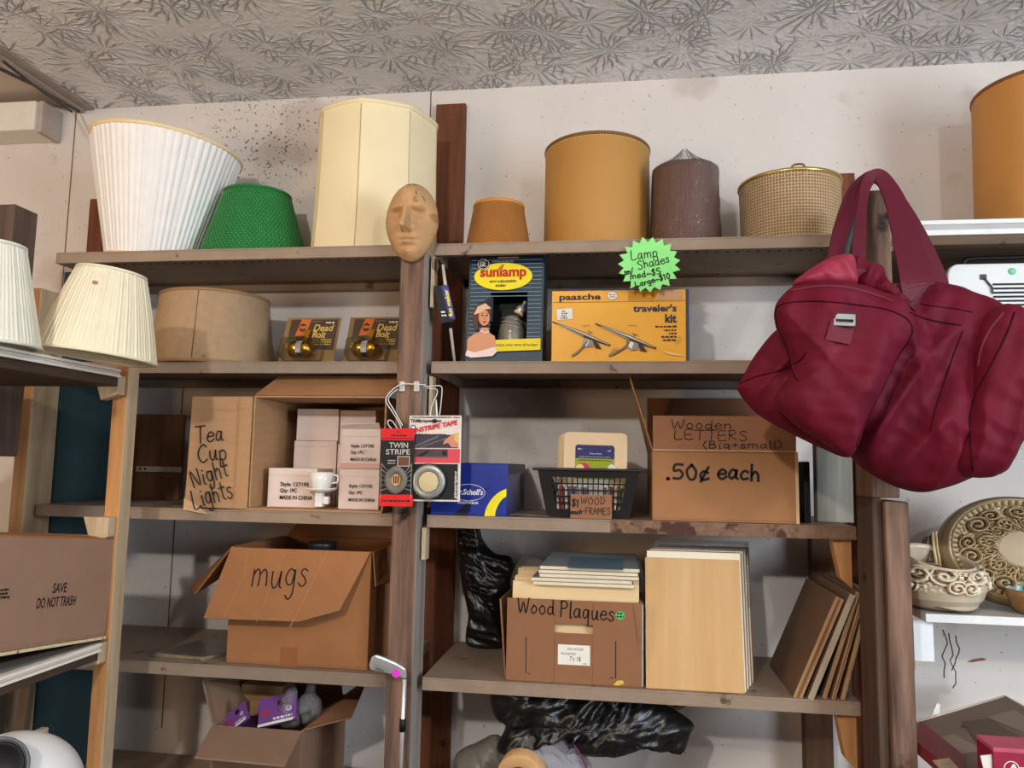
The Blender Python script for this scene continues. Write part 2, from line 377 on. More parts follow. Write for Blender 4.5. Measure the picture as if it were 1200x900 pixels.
# ================================================================== room
WY = 1.95; CZ = 2.612
def wall_material():
    m = mat('wall_paint', (216, 208, 202), .75, var=.05, scale=2.2, bump=.15, bscale=40, spots=((198, 186, 178), 3.1, .58))
    nt = m.node_tree; N = nt.nodes; L = nt.links; p = N['Principled BSDF']
    src = p.inputs['Base Color'].links[0].from_socket
    tc = N.new('ShaderNodeTexCoord')
    nz = N.new('ShaderNodeTexNoise'); nz.inputs['Scale'].default_value = 130; nz.inputs['Detail'].default_value = 3
    vd = N.new('ShaderNodeVectorMath'); vd.operation = 'DISTANCE'; L.new(tc.outputs['Object'], vd.inputs[0]); vd.inputs[1].default_value = tuple(at(318, 165, WY))
    n2 = N.new('ShaderNodeMapRange'); n2.inputs['From Min'].default_value = .02; n2.inputs['From Max'].default_value = .34; n2.inputs['To Min'].default_value = .65; n2.inputs['To Max'].default_value = .545; L.new(vd.outputs['Value'], n2.inputs['Value'])
    L.new(tc.outputs['Object'], nz.inputs['Vector'])
    mm = N.new('ShaderNodeMath'); mm.operation = 'MULTIPLY'; L.new(nz.outputs['Fac'], mm.inputs[0]); L.new(n2.outputs[0], mm.inputs[1])
    rp = N.new('ShaderNodeValToRGB'); rp.color_ramp.elements[0].position = .385; rp.color_ramp.elements[1].position = .41
    L.new(mm.outputs[0], rp.inputs['Fac'])
    mx = N.new('ShaderNodeMix'); mx.data_type = 'RGBA'; L.new(rp.outputs[0], mx.inputs['Factor']); L.new(src, mx.inputs[6])
    mx.inputs[7].default_value = (*lin((120, 92, 76)), 1); L.new(mx.outputs[2], p.inputs['Base Color'])
    return m
WALLM = wall_material()
mb = MB(); mb.box(-2.6, 3.2, WY, WY+.1, 0, CZ+.1); struct(mb.build('wall_back', WALLM))
mb = MB(); mb.box(-2.7, -2.6, -2.6, WY+.1, 0, CZ+.1); struct(mb.build('wall_left', WALLM))
mb = MB(); mb.box(-2.7, 3.2, -2.6, WY+.1, -.1, 0); struct(mb.build('floor', mat('floor_concrete', (92, 84, 76), .8, var=.15, scale=4)))
def ceiling_material():
    m = bpy.data.materials.new('stomp_textured_ceiling'); m.use_nodes = True; nt = m.node_tree; N = nt.nodes; L = nt.links
    p = N['Principled BSDF']; p.inputs['Roughness'].default_value = .26; p.inputs['Specular IOR Level'].default_value = .8
    tc = N.new('ShaderNodeTexCoord')
    def M(op, a, b=None, c=None):
        n = N.new('ShaderNodeMath'); n.operation = op
        for i, x in enumerate((a, b, c)):
            if x is None: continue
            if isinstance(x, (int, float)): n.inputs[i].default_value = x
            else: L.new(x, n.inputs[i])
        return n.outputs[0]
    wz = N.new('ShaderNodeTexNoise'); wz.inputs['Scale'].default_value = 14; L.new(tc.outputs['Object'], wz.inputs['Vector'])
    pn = N.new('ShaderNodeTexNoise'); pn.inputs['Scale'].default_value = 11; pn.inputs['Detail'].default_value = 4; L.new(tc.outputs['Object'], pn.inputs['Vector'])
    patch = N.new('ShaderNodeMapRange'); patch.inputs['From Min'].default_value = .38; patch.inputs['From Max'].default_value = .56; L.new(pn.outputs['Fac'], patch.inputs['Value'])
    def layer(scale, seed, rays):
        mp = N.new('ShaderNodeMapping'); mp.inputs['Location'].default_value = (seed, seed*.37, 0); mp.inputs['Scale'].default_value = (1, 1, 0); L.new(tc.outputs['Object'], mp.inputs[0])
        vo = N.new('ShaderNodeTexVoronoi'); vo.voronoi_dimensions = '2D'; vo.inputs['Scale'].default_value = scale; vo.inputs['Randomness'].default_value = .8
        L.new(mp.outputs[0], vo.inputs['Vector'])
        vs = N.new('ShaderNodeVectorMath'); vs.operation = 'SUBTRACT'; L.new(mp.outputs[0], vs.inputs[0]); L.new(vo.outputs['Position'], vs.inputs[1])
        sp = N.new('ShaderNodeSeparateXYZ'); L.new(vs.outputs[0], sp.inputs[0])
        an = M('ARCTAN2', sp.outputs[1], sp.outputs[0])
        w = M('MULTIPLY', wz.outputs['Fac'], 9.0)
        sn = M('SINE', M('ADD', M('MULTIPLY', an, float(rays)), w))
        ridge = M('MULTIPLY', M('POWER', M('MAXIMUM', sn, 0.0), 5.0), patch.outputs[0])
        d = M('MULTIPLY', vo.outputs['Distance'], 1.0)
        dist = N.new('ShaderNodeVectorMath'); dist.operation = 'LENGTH'; L.new(vs.outputs[0], dist.inputs[0])
        rd = M('MULTIPLY', dist.outputs['Value'], scale)
        fade = N.new('ShaderNodeMapRange'); fade.interpolation_type = 'SMOOTHSTEP'; L.new(rd, fade.inputs['Value'])
        fade.inputs['From Min'].default_value = .62; fade.inputs['From Max'].default_value = .3; fade.inputs['To Min'].default_value = 0; fade.inputs['To Max'].default_value = 1
        inn = N.new('ShaderNodeMapRange'); L.new(rd, inn.inputs['Value']); inn.inputs['From Min'].default_value = .04; inn.inputs['From Max'].default_value = .16
        return M('MULTIPLY', M('MULTIPLY', ridge, fade.outputs[0]), inn.outputs[0])
    fine = N.new('ShaderNodeTexNoise'); fine.inputs['Scale'].default_value = 60; fine.inputs['Detail'].default_value = 3; L.new(tc.outputs['Object'], fine.inputs['Vector'])
    h = M('ADD', M('ADD', M('ADD', layer(5.6, 0, 17), layer(4.9, 3.3, 15)), layer(8.3, 7.1, 12)), M('MULTIPLY', fine.outputs['Fac'], .35))
    bp = N.new('ShaderNodeBump'); bp.inputs['Strength'].default_value = 1; bp.inputs['Distance'].default_value = .014
    L.new(h, bp.inputs['Height']); L.new(bp.outputs[0], p.inputs['Normal'])
    nz = N.new('ShaderNodeTexNoise'); nz.inputs['Scale'].default_value = 2.5; nz.inputs['Detail'].default_value = 5; L.new(tc.outputs['Object'], nz.inputs['Vector'])
    rp = N.new('ShaderNodeValToRGB'); rp.color_ramp.elements[0].position = .3; rp.color_ramp.elements[1].position = .7
    rp.color_ramp.elements[0].color = (*lin((212, 209, 208)), 1); rp.color_ramp.elements[1].color = (*lin((234, 232, 232)), 1)
    L.new(nz.outputs['Fac'], rp.inputs[0]); L.new(rp.outputs[0], p.inputs['Base Color'])
    return m
mb = MB(); mb.box(-1.55, 3.2, -2.6, WY+.1, CZ, CZ+.1); struct(mb.build('ceiling', ceiling_material()))
mb = MB(); mb.box(-2.7, -1.55, -2.6, WY+.1, CZ+.012, CZ+.1); struct(mb.build('ceiling', mat('plain_ceiling_paint', (196, 182, 168), .8, var=.05, scale=4)))
mb = MB(); mb.box(-1.568, -1.548, -.4, WY-.002, CZ-.012, CZ+.012, 0); mb.box(-1.548, -1.52, -.4, WY-.002, CZ-.005, CZ, 0)
struct(mb.build('trim_1', mat('grey_batten', (150, 138, 128), .7), bevel=.002))
# wall seams
mb = MB()
p = at(84, 200, WY); mb.box(p.x-.0015, p.x+.0015, WY-.001, WY+.01, 0, CZ)
p = at(505, 115, WY); mb.box(p.x-.0015, p.x+.0015, WY-.001, WY+.01, 1.9, CZ)
p = at(208, 560, WY); mb.box(p.x-.0015, p.x+.0015, WY-.001, WY+.01, .9, 1.8)
struct(mb.build('trim_2', mat('dark_wall_seam', (112, 92, 80), .9, var=.3, scale=60)))
# cracks in the plaster of the right bay
rr = random.Random(5); mb = MB()
for x, y0, y1 in ((1112, 742, 812), (1105, 738, 800), (1120, 745, 790)):
    pts = []; y = y0; xx = x
    while y < y1: pts.append(at(xx, y, WY-.0006)); xx += rr.uniform(-4, 4); y += rr.uniform(5, 9)
    mb.tube(pts, .0011, 5)
struct(mb.build('trim_3', mat('plaster_crack', (84, 74, 66), .9)))
q = thing('wall_duct_box', 'white painted box fixed high on the wall under the ceiling at the left', 'box', (-1.98, 1.86, 2.515))
mb = MB(); mb.box(0, .345, 0, .089, 0, .085); mb.build('body', mat('white_painted_box', (226, 220, 208), .6, var=.04), q, bevel=.003)
mb = MB(); mb.box(.346, .36, .01, .085, -.004, .088); mb.build('end_cap', mat('grey_end_cap', (176, 164, 154), .7), q, bevel=.001)
mb = MB(); mb.tube([at(0, 73, 1.25)+Vector((0, 0, -.012)), at(40, 100, 1.55), at(92, 131, 1.93)], .004, 6); mb.tube([at(4, 72, 1.27), at(50, 108, 1.66), at(84, 131, 1.93)], .003, 6)
tag(mb.build('ceiling_cable', mat('dark_cable', (60, 52, 48), .6)), 'dark cables running along the ceiling edge into the upper left corner', 'cable')

# ================================================================== shelving
Z1, Z2, Z3, Z4, Z5 = 2.08, 1.82, 1.493, 1.162, .845
YF, YB = 1.6, 1.932
unit = thing('shelving_unit', 'two bay shelving unit with brown grey shelves between rough wooden posts on the back wall', 'shelves', (0, YF, 0))
def tray(x0, x1, z, holes=True, h=.026):
    mb = MB(); d = YB-YF
    mb.box(x0, x1, 0, d, z-.004, z); mb.box(x0, x1, 0, .003, z-h, z-.004); mb.box(x0, x1, d-.003, d, z-h, z-.004)
    mb.box(x0, x0+.003, .003, d-.003, z-h, z-.004); mb.box(x1-.003, x1, .003, d-.003, z-h, z-.004)
    mb.box(x0, x1, .003, .014, z-h, z-h+.002); mb.box(x0, x1, d-.02, d-.003, z-h, z-h+.002)
    if holes:
        k = int((x1-x0)/.022)
        for i in range(k):
            x = x0+.02+i*.022
            mb.lathe([(.0036, z-.0046), (.0036, z-.0041)], 8, 1, M=Matrix.Translation((x, .10, 0)), caps=(True, False))
    return mb.build('shelf', [SHELFM, DARK], unit, bevel=.0012)
def rust():
    mb = MB(); mb.box(-.02, .4555, -.0008, 0, Z3-.0255, Z3-.0005); mb.build('worn_edge', mat('rusty_worn_paint', (126, 96, 76), .8, var=.3, scale=60, bump=.4, bscale=90, spots=((76, 46, 34), 24, .50)), unit)
rust()
LX0, LX1, RX0, RX1 = -1.318, -.474, -.404, .455
for z in (Z1, Z2, Z3, Z4, Z5):
    tray(LX0, LX1, z, z > 1.7); tray(RX0, RX1, z, z > 1.7)
def post(x0, x1, y0, y1, z0, z1, mats, face_right=True, parent=None):
    mb = MB(); mb.box(x0, x1, y0-YF, y1-YF, z0, z1)
    o = mb.build('post', mats, parent or unit, bevel=.003)
    if len(mats) > 1:
        for p in o.data.polygons:
            if p.normal.x > .9: p.material_index = 1
    return o
post(-.472, -.418, 1.572, 1.66, 0, 2.06, [WEATH, GREYSIDE])
post(.456, .506, 1.50, 1.597, 1.553, 2.135, [WEATH])
post(.456, .474, 1.50, 1.597, 0, 1.553, [wood('dark_post_wood', (98, 74, 60), (58, 42, 34), 2)])
post(.4745, .516, 1.488, 1.597, 0, 1.547, [WEATH])
post(-1.362, -1.328, 1.575, 1.66, 0, 1.99, [PINE, PALEPINE])  # orange front, pale right side: warm and cool light painted into the pine
post(-1.425, -1.348, 1.5, 1.57, 1.6, 2.165, [wood('grey_brown_post', (104, 84, 74), (66, 52, 46), 2)])
# studs against the wall
for x0, x1, z1 in ((-1.50, -1.455, 2.335), (-.495, -.414, 2.566), (.536, .572, 2.335)):
    mb = MB(); mb.box(x0, x1, YB+.0005-YF, WY-.0005-YF, 0, z1); mb.build('wall_stud', REDWOOD, unit, bevel=.002)
for x0, ya, yb, za, zb in ((-.414, 1.60, 1.63, 1.40, 1.466), (-.412, 1.62, 1.65, 1.64, 1.79), (-.412, 1.605, 1.635, 1.94, 2.052)):
    mb = MB(); mb.box(x0, -.405, ya-YF, yb-YF, za, zb); mb.build('shelf_spacer', PALEPINE, unit)
for za, zb, ya in ((1.37, 1.466, 1.62), (1.03, 1.134, 1.62)):
    mb = MB(); a = [(.43, ya-YF, za+.02), (.452, ya-YF, za), (.452, ya+.03-YF, za), (.43, ya+.03-YF, za+.02)]
    b = [(.415, ya-YF, zb), (.452, ya-YF, zb), (.452, ya+.03-YF, zb), (.415, ya+.03-YF, zb)]
    mb.hexa(a, b); mb.build('shelf_bracket', PINE, unit, bevel=.001)
for z0, z1, x in ((1.19, 1.466, .437), (.86, 1.134, .415)):
    mb = MB(); mb.box(x, x+.06, YB-.05-YF, YB-.01-YF, z0, z1); mb.build('back_post', wood('dark_back_wood', (104, 74, 52), (66, 44, 30), 2), unit, bevel=.001)
TEAL = mat('teal_paint', (42, 62, 66), .8, var=.12, scale=6)
mb = MB(); mb.box(-1.345, -1.326, 1.665-YF, YB-YF, 0, 2.05); mb.build('end_panel', TEAL, unit)
mb = MB(); mb.box(-1.318, -1.16, YB-.02-YF, YB-.004-YF, Z3+.001, 1.72); mb.box(-1.30, -1.285, YB-.05-YF, YB-.021-YF, Z3+.001, 1.70)
mb.build('back_panel', wood('brown_panel', (128, 90, 58), (96, 64, 40), 2, scale=5), unit, bevel=.001)
mb = MB(); a = at(92, 548, YB-.024); b = at(130, 547, YB-.024)
mb.box(a.x, -1.155, YB-.0235-YF, YB-.021-YF, a.z-.007, a.z+.007)
for i in range(14): mb.box(a.x+.004+i*.0145, a.x+.0095+i*.0145, YB-.0242-YF, YB-.0235-YF, a.z-.0028, a.z+.0028, 1)
tag(mb.build('metal_strap', [flat('pale_strap', (196, 190, 180)), DARK], None, loc=(0, YF, 0)), 'pale perforated metal strap on the brown panel behind the left shelf', 'strap')

# right bay: other heights
unit2 = thing('shelving_unit', 'white edged shelves of the bay right of the burgundy bag', 'shelves', (.95, YF, 0))
WEDGE = mat('white_painted_edge', (232, 232, 230), .5, var=.06, scale=30, bump=.2, bscale=60, spots=((160, 150, 140), 30, .68))
GREYTOP = mat('dusty_grey_board', (182, 178, 176), .7, var=.1, scale=12)
def board2(z, layers, under):
    mb = MB()
    for k, (z0, z1, m, yo) in enumerate(layers): mb.box(.5775-.95, .6, yo, YB-YF, z+z0, z+z1, m)
    return mb.build('shelf', [WEDGE, GREYTOP, under], unit2, bevel=.001)
board2(2.104, [(-.009, 0, 0, 0), (-.020, -.009, 1, .002), (-.031, -.020, 0, 0), (-.05, -.031, 2, .004)], wood('underside_wood', (112, 90, 70), (86, 66, 50), 0))
board2(1.775, [(-.02, 0, 1, 0)], WEDGE)
board2(1.333, [(-.001, 0, 1, .0005), (-.016, -.001, 0, 0)], WEDGE)
board2(.92, [(-.02, 0, 1, 0)], WEDGE)
for za in (.3, ):
    mb = MB(); mb.box(.5775-.95, .6045-.95, .28, YB-YF-.0005, 0, 2.05); mb.build('upright', PALEPINE, unit2)
    mb = MB(); mb.box(.59, .6, 0, YB-YF, 0, 2.2); mb.build('end_panel', WEDGE, unit2)
mb = MB(); mb.box(.548-.95, .566-.95, .03, .3, 1.22, 1.316); mb.build('shelf_bracket', PINE, unit2)

# left side unit: runs towards the camera along the left
side = thing('side_shelves', 'pine framed side shelving with layered board shelves at the left edge', 'shelves', (-1.2, 1.2, 0))
def sb(x0, x1, y0, y1, z0, z1, name, mats, bev=.002):
    mb = MB(); mb.box(x0+1.2, x1+1.2, y0-1.2, y1-1.2, z0, z1)
    o = mb.build(name, mats, side, bevel=bev)
    if len(mats) > 1:
        for p in o.data.polygons:
            if p.normal.x > .9: p.material_index = 1  # right face takes the paler pine copy, cool side light put into its colour
    return o
sb(-1.018, -.986, 1.42, 1.456, 0, 1.785, 'post', [PINE, PALEPINE])
sb(-1.34, -1.305, 1.42, 1.456, 0, 1.76, 'post', [PINE, PALEPINE])
for z, x0 in ((1.715, -1.045), (1.435, -1.045), (1.195, -1.05)):
    mb = MB(); y0, y1 = 1.396-1.2, 1.4195-1.2; a = x0+1.2; b = -.99+1.2
    mb.hexa([(a+.018, y0, z), (b, y0, z+.012), (b, y1, z+.012), (a+.018, y1, z)], [(a, y0, z+.05), (b, y0, z+.05), (b, y1, z+.05), (a, y1, z+.05)])
    mb.build('cleat', [PALEPINE], side, bevel=.002)
def layered(z, n, t, name, top):
    mb = MB()
    for k in range(n):
        mb.box(-1.36+1.2, -.985+1.2-(k % 2)*.003, .2-1.2, 1.395-1.2, z-(k+1)*t+.0008, z-k*t, 0 if k % 2 == 0 else 1)
    return mb.build(name, [flat('cream_board_edge', (248, 240, 226)), flat('white_board_edge', (224, 214, 200)), top], side)
layered(1.776, 3, .0055, 'shelf', WEDGE); layered(1.247, 3, .0055, 'shelf', WEDGE)
sb(-1.36, -.99, .2, 1.395, 1.742, 1.759, 'shelf_board', [wood('dark_board', (92, 72, 58), (64, 48, 38), 1)])
sb(-1.36, -.99, .2, 1.395, 1.215, 1.230, 'shelf_board', [wood('dark_board', (92, 72, 58), (64, 48, 38), 1)])
sb(-1.37, -1.29, 1.36, 1.395, 1.40, 1.74, 'frame_post', [wood('brown_frame_wood', (150, 108, 70), (110, 76, 48), 2)])
f = thing('picture_frame', 'old wooden frame with a grey panel, cropped at the left edge under the side shelf', 'frame', (-1.29, 1.2, 1.248))
mb = MB(); mb.box(0, .03, 0, .022, 0, .43); mb.box(-.25, .03, -.001, .021, .43, .46); mb.build('frame', wood('frame_wood', (150, 112, 74), (112, 80, 52), 2), f, bevel=.003)
mb = MB(); mb.box(-.25, -.0005, .008, .014, 0, .4295); mb.build('panel', mat('grey_panel', (170, 174, 180), .4), f)
# boards standing in the dark under the side shelf
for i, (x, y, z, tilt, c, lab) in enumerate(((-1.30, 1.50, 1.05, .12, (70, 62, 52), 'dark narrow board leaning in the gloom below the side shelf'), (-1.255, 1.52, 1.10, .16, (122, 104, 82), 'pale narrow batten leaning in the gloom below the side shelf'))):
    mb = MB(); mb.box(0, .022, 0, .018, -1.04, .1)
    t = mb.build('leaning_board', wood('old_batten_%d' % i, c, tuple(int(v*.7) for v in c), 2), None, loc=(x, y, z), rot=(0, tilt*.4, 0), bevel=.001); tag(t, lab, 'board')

# ================================================================== lamp shades
EPS = .0006
def dims(lt, rt, lb, rb, yt, Yc, yb=285):
    a, b = at(lt, yt+12, Yc), at(rt, yt+12, Yc); c, d = at(lb, yb, Yc), at(rb, yb, Yc)
    r_t, r_b = (b.x-a.x)/2, (d.x-c.x)/2
    return (c.x+d.x)/2, r_b, r_t, at((lt+rt)/2, yt, Yc-r_t).z
def ring(mb, r, z, w, h, n=64, m=0):
    mb.lathe([(r-w, z), (r+w, z), (r+w, z+h), (r-w, z+h), (r-w, z)], n, m, smooth=False)
def smooth_shade(name, label, loc, rb, rt, h, m, rimm, n=72, fn=None, rim=(.0022, .007), inner=None, rot=(0, 0, 0), steps=12, prof=None, sm=True):
    t = thing(name, label, 'lampshade', loc, rot)
    P = [(prof(i/steps) if prof else rb+(rt-rb)*i/steps, h*i/steps) for i in range(steps+1)]
    mb = MB(); mb.lathe(P, n, 0, fn, smooth=sm); mb.lathe([(r-.003, z) for r, z in P], n, 1, fn); mb.build('fabric_cover', [m, inner or m], t)
    for nm, r, z in (('bottom_rim', P[0][0], -EPS/2), ('top_rim', P[-1][0], h-rim[1])):
        mb = MB(); mb.lathe([(r-.004, z), (r+rim[0], z), (r+rim[0]+.0005, z+rim[1]/2), (r+rim[0], z+rim[1]), (r-.004, z+rim[1]), (r-.004, z)], n, 0, (lambda a, rr, zz, i, k=0 if nm == 'bottom_rim' else steps: (rr*(fn(a, 1, h*k/steps, k)[0] if fn else 1), zz)))
        mb.build(nm, rimm, t)
    # spider that would sit on a lamp's harp
    mb = MB(); zz = h-.02; rr_ = P[-1][0]-.004
    for k in range(3): a = k*2.0944; mb.tube([(.012*math.cos(a), .012*math.sin(a), zz-.008), (rr_*math.cos(a), rr_*math.sin(a), zz+.008)], .0016, 6)
    mb.lathe([(.006, zz-.009), (.013, zz-.009), (.013, zz-.006), (.006, zz-.006), (.006, zz-.009)], 16); mb.build('spider_fitting', BRASS, t)
    return t
def pleated(name, label, loc, rb, rt, h, n, amp, m, rimm, seed=1, rot=(0, 0, 0), rim=.012, inner=None, flare=0):
    rr = random.Random(seed); pl = [rr.uniform(.25, 1.4) for _ in range(n)]; of = [rr.uniform(-.25, .25) for _ in range(n)]
    seg = n*6
    def fn(a, r, z, i):
        u = a/(2*math.pi)*n; k = int(u) % n; fr = u-int(u)
        return r+amp*pl[k]*(math.sin(math.pi*fr)**.7)-amp*.3, z
    t = thing(name, label, 'lampshade', loc, rot); st = 8
    P = [(rb+(rt-rb)*i/st-flare*math.sin(math.pi*i/st), h*i/st) for i in range(st+1)]
    mb = MB(); mb.lathe(P, seg, 0, fn); mb.lathe([(r-.004, z) for r, z in P], 64, 1); mb.build('pleated_fabric', [m, inner or m], t)
    sl = (rt-rb)/h
    for nm, r, z in (('bottom_rim', rb, 0), ('top_rim', rt, h-rim)):
        e = amp*.9+.0012; q = sl*rim
        mb = MB(); base = r if nm == 'bottom_rim' else rt-q
        mb.lathe([(base-.006, z-.0004), (base+e, z-.0004), (base+e+q, z+rim), (base+q-.006, z+rim+.0004), (base-.006, z-.0004)], 72); mb.build(nm, rimm, t)
    return t
WHITEFAB = mat('white_pleated_fabric', (240, 238, 236), .75, var=.03, scale=30)
CREAMRIM = mat('cream_trim', (236, 214, 170), .7, var=.05)
CREAMFAB = mat('cream_pleated_fabric', (236, 224, 194), .75, var=.04, scale=30)
IVORYFAB = mat('ivory_pleated_fabric', (226, 222, 204), .75, var=.04, scale=30)
# white pleated, upside down, tilted
Yc = 1.765
pleated('pleated_lampshade', 'large white pleated lampshade standing upside down, wide end up, on the top shelf', Vector((at(179, 285, Yc).x, Yc, Z1+.0105)), .104, .180, .305, 62, .0035, WHITEFAB, CREAMRIM, 3, (R(0), R(5), 0), .008)
# green
cx, rb, rt, zt = dims(270, 340, 239, 361, 216, 1.80)
GREEN = mat('green_fabric', (22, 112, 50), .6, var=.15, scale=40); GREENDOT = mat('pale_green_dot', (150, 200, 150), .5, var=.1)
t = thing('green_lampshade', 'small green lampshade dotted with pale specks on the top shelf beside the white pleated one', 'lampshade', (cx, 1.80, Z1+EPS))
h = zt-Z1; mb = MB(); n = 74; st = 58
mb.lathe([(rb+(rt-rb)*i/st, h*i/st) for i in range(st+1)], n*4, 0, lambda a, r, z, i: (r+.0016*math.sin(a*n)*(1 if i % 2 else .2), z)); mb.lathe([(rb-.005+(rt-rb)*i/4, h*i/4) for i in range(5)], 48, 0); mb.build('beaded_fabric', GREEN, t)
mb = MB()
for i in range(1, 28):
    z = h*i/28.5; r = rb+(rt-rb)*i/28.5+.0013
    for j in range(n):
        a = 2*math.pi*(j+.25+.5*(i % 2))/n
        if math.sin(a) > .35: continue
        c = Vector((r*math.cos(a), r*math.sin(a), z)); ta = Vector((-math.sin(a), math.cos(a), 0))*.0009; up = Vector((0, 0, .0012)); nn = Vector((math.cos(a), math.sin(a), 0))*.0009
        mb.add([c-ta, c-up, c+ta, c+up, c+nn], [(0, 1, 4), (1, 2, 4), (2, 3, 4), (3, 0, 4)])
o = mb.build('specks', GREENDOT, t); o['kind'] = 'stuff'
mb = MB(); ring(mb, rb, -EPS/2, .003, .006); mb.build('bottom_rim', GREEN, t)
mb = MB(); mb.lathe([(rt-.004, h-.004), (rt+.003, h-.004), (rt+.003, h+.002), (rt-.004, h+.002), (rt-.004, h-.004)], 74*4, 0, lambda a, r, z, i: (r, z+.001*math.sin(a*74))); mb.build('top_rim', GREEN, t)
# tall cream panelled
cx, rb, rt, zt = dims(376, 507, 367, 511, 114, 1.80)
CREAMP = mat('cream_panel_fabric', (238, 222, 182), .7, var=.03, scale=9, spots=((206, 178, 126), 6, .70))
def oct_fn(a, r, z, i):
    b = ((a+R(87)+math.pi/8+math.pi/8) % (math.pi/4))-math.pi/8
    f = math.cos(math.pi/8)/math.cos(b); return r*(.42+.58*f)*1.02, z
h = zt-Z1
t = smooth_shade('panelled_lampshade', 'tall cream drum lampshade with flat panels and a rolled top edge behind the face mask', (cx, 1.80, Z1+EPS), rb, rt, h, CREAMP, CREAMP, 96, oct_fn, (.003, .011), prof=lambda u: rb+(rt-rb)*(1-(1-u)**2.6), sm=False)
mb = MB()
for k in range(8):
    a = -R(87)+k*math.pi/4
    mb.tube([((oct_fn(a, rb+(rt-rb)*(1-(1-u)**2.6), 0, 0)[0]+.0004)*math.cos(a), (oct_fn(a, rb+(rt-rb)*(1-(1-u)**2.6), 0, 0)[0]+.0004)*math.sin(a), h*u) for u in (0, .15, .3, .5, .7, .96)], .0008, 5)
mb.build('panel_seams', mat('tan_seam', (206, 176, 126), .7), t)
# small orange woven
cx, rb, rt, zt = dims(555, 612, 545, 623, 232, 1.70)
ORW = mat('orange_woven_fabric', (190, 124, 56), .7, var=.08, scale=30, uvweave=(150, 34, (120, 70, 26)), bump=.6)
smooth_shade('woven_lampshade', 'small orange brown woven lampshade on the top shelf just right of the wall stud', (cx, 1.70, Z1+EPS), rb, rt, zt-Z1, ORW, mat('orange_rim', (206, 138, 64), .5), 72)
# big gold drum
cx, rb, rt, zt = dims(640, 761, 637.5, 762, 153.5, 1.785)
GOLD = mat('gold_parchment', (180, 130, 64), .55, var=.07, scale=5, stretch=(1, 1, .5), spots=((176, 122, 54), 5, .72))
t = smooth_shade('drum_lampshade', 'large plain gold drum lampshade with dark stitched rim, in the middle of the top shelf', (cx, 1.785, Z1+EPS), rb, rt, zt-Z1, GOLD, mat('dark_gold_rim', (120, 86, 40), .5), 96)
mb = MB()
for k in range(110):
    a = 2*math.pi*k/110; r = rt+.0006; c = Vector((r*math.cos(a), r*math.sin(a), zt-Z1-.0088)); ta = Vector((-math.sin(a), math.cos(a), 0))
    mb.tube([c-ta*.0016, c+ta*.0016], .0009, 4)
o = mb.build('stitching', flat('pale_thread', (232, 206, 150)), t)
# brown shade in plastic
cx, rb, rt, zt = dims(765, 839, 763, 844, 187, 1.72)
BRW = mat('brown_nubby_fabric', (136, 92, 74), .85, var=.15, scale=120, bump=.7, bscale=260, uvweave=(90, 60, (104, 72, 62)))
t = smooth_shade('wrapped_lampshade', 'brown woven drum lampshade wrapped in clear plastic film with a peaked top', (cx, 1.72, Z1+EPS), rb, rt, zt-Z1, BRW, mat('brown_rim', (110, 78, 66), .6), 72)
h = zt-Z1; mb = MB()
def wrapfn(a, r, z, i): return r+.0016*noise.noise(Vector((a*5, z*35, 3)))+.001*noise.noise(Vector((a*17, z*90, 9))), z
mb.lathe([(rb+.0035+(rt-rb)*i/24, h*i/24) for i in range(25)]+[(rt*.8, h+.010), (rt*.45, h+.026), (rt*.16, h+.044), (.004, h+.052)], 96, 0, wrapfn); mb.build('plastic_wrap', film('clear_wrap', opacity=.03, ior=1.5, rough=.1), t)
# cane drum with brass rim
cx, rb, rt, zt = dims(868, 986, 869, 984, 196.5, 1.775)
CANE = mat('cane_weave', (196, 168, 130), .6, var=.1, scale=40, uvweave=(104, 24, (142, 108, 72)), bump=.8)
BR2 = mat('pale_brass_rim', (206, 176, 104), .3, metal=.8, var=.08)
t = smooth_shade('cane_lampshade', 'woven cane drum lampshade with shiny brass rim and wire loop on top', (cx, 1.775, Z1+EPS), rb, rt, zt-Z1, CANE, BR2, 96, inner=mat('cane_lining', (170, 140, 100), .8))
h = zt-Z1; mb = MB(); mb.tube(catmull([(-.012, -rt*.9, h-.006), (-.014, -rt*.9, h+.006), (-.004, -rt*.9, h+.011), (.01, -rt*.9, h+.009), (.013, -rt*.9, h-.006)], 5), .0022, 7); mb.build('wire_loop', mat('dark_brass', (110, 86, 44), .4, metal=.7), t)
# orange drum at the right edge
Yc = 1.76; a = at(1147, 240, Yc); zt = at(1200, 78, Yc-.12).z
smooth_shade('drum_lampshade', 'tall plain orange drum lampshade cropped by the right edge, on the white edged shelf', (a.x+.142, Yc, 2.104+EPS), .142, .136, zt-2.104, mat('orange_parchment', (196, 136, 68), .6, var=.06, scale=6), mat('brown_rim2', (130, 84, 44), .6), 96)
# beige drum on second shelf
cx, rb, rt, zt = dims(194, 306, 184, 316, 336, 1.735, 418)
BEI = mat('beige_parchment', (164, 136, 104), .75, var=.1, scale=60, spots=((138, 104, 70), 40, .68))
t = smooth_shade('tapered_lampshade', 'speckled beige tapered drum lampshade on the second shelf left of the deadbolts', (cx, 1.735, Z2+EPS), rb, rt, zt-Z2, BEI, mat('beige_rim', (150, 116, 78), .7), 84)
h = zt-Z2; a = R(-78); mb = MB(); mb.tube([((rb+.0008)*math.cos(a), (rb+.0008)*math.sin(a), .004), ((rt+.0008)*math.cos(a), (rt+.0008)*math.sin(a), h-.004)], .0008, 5); mb.build('side_seam', mat('brown_seam', (110, 80, 52), .8), t)
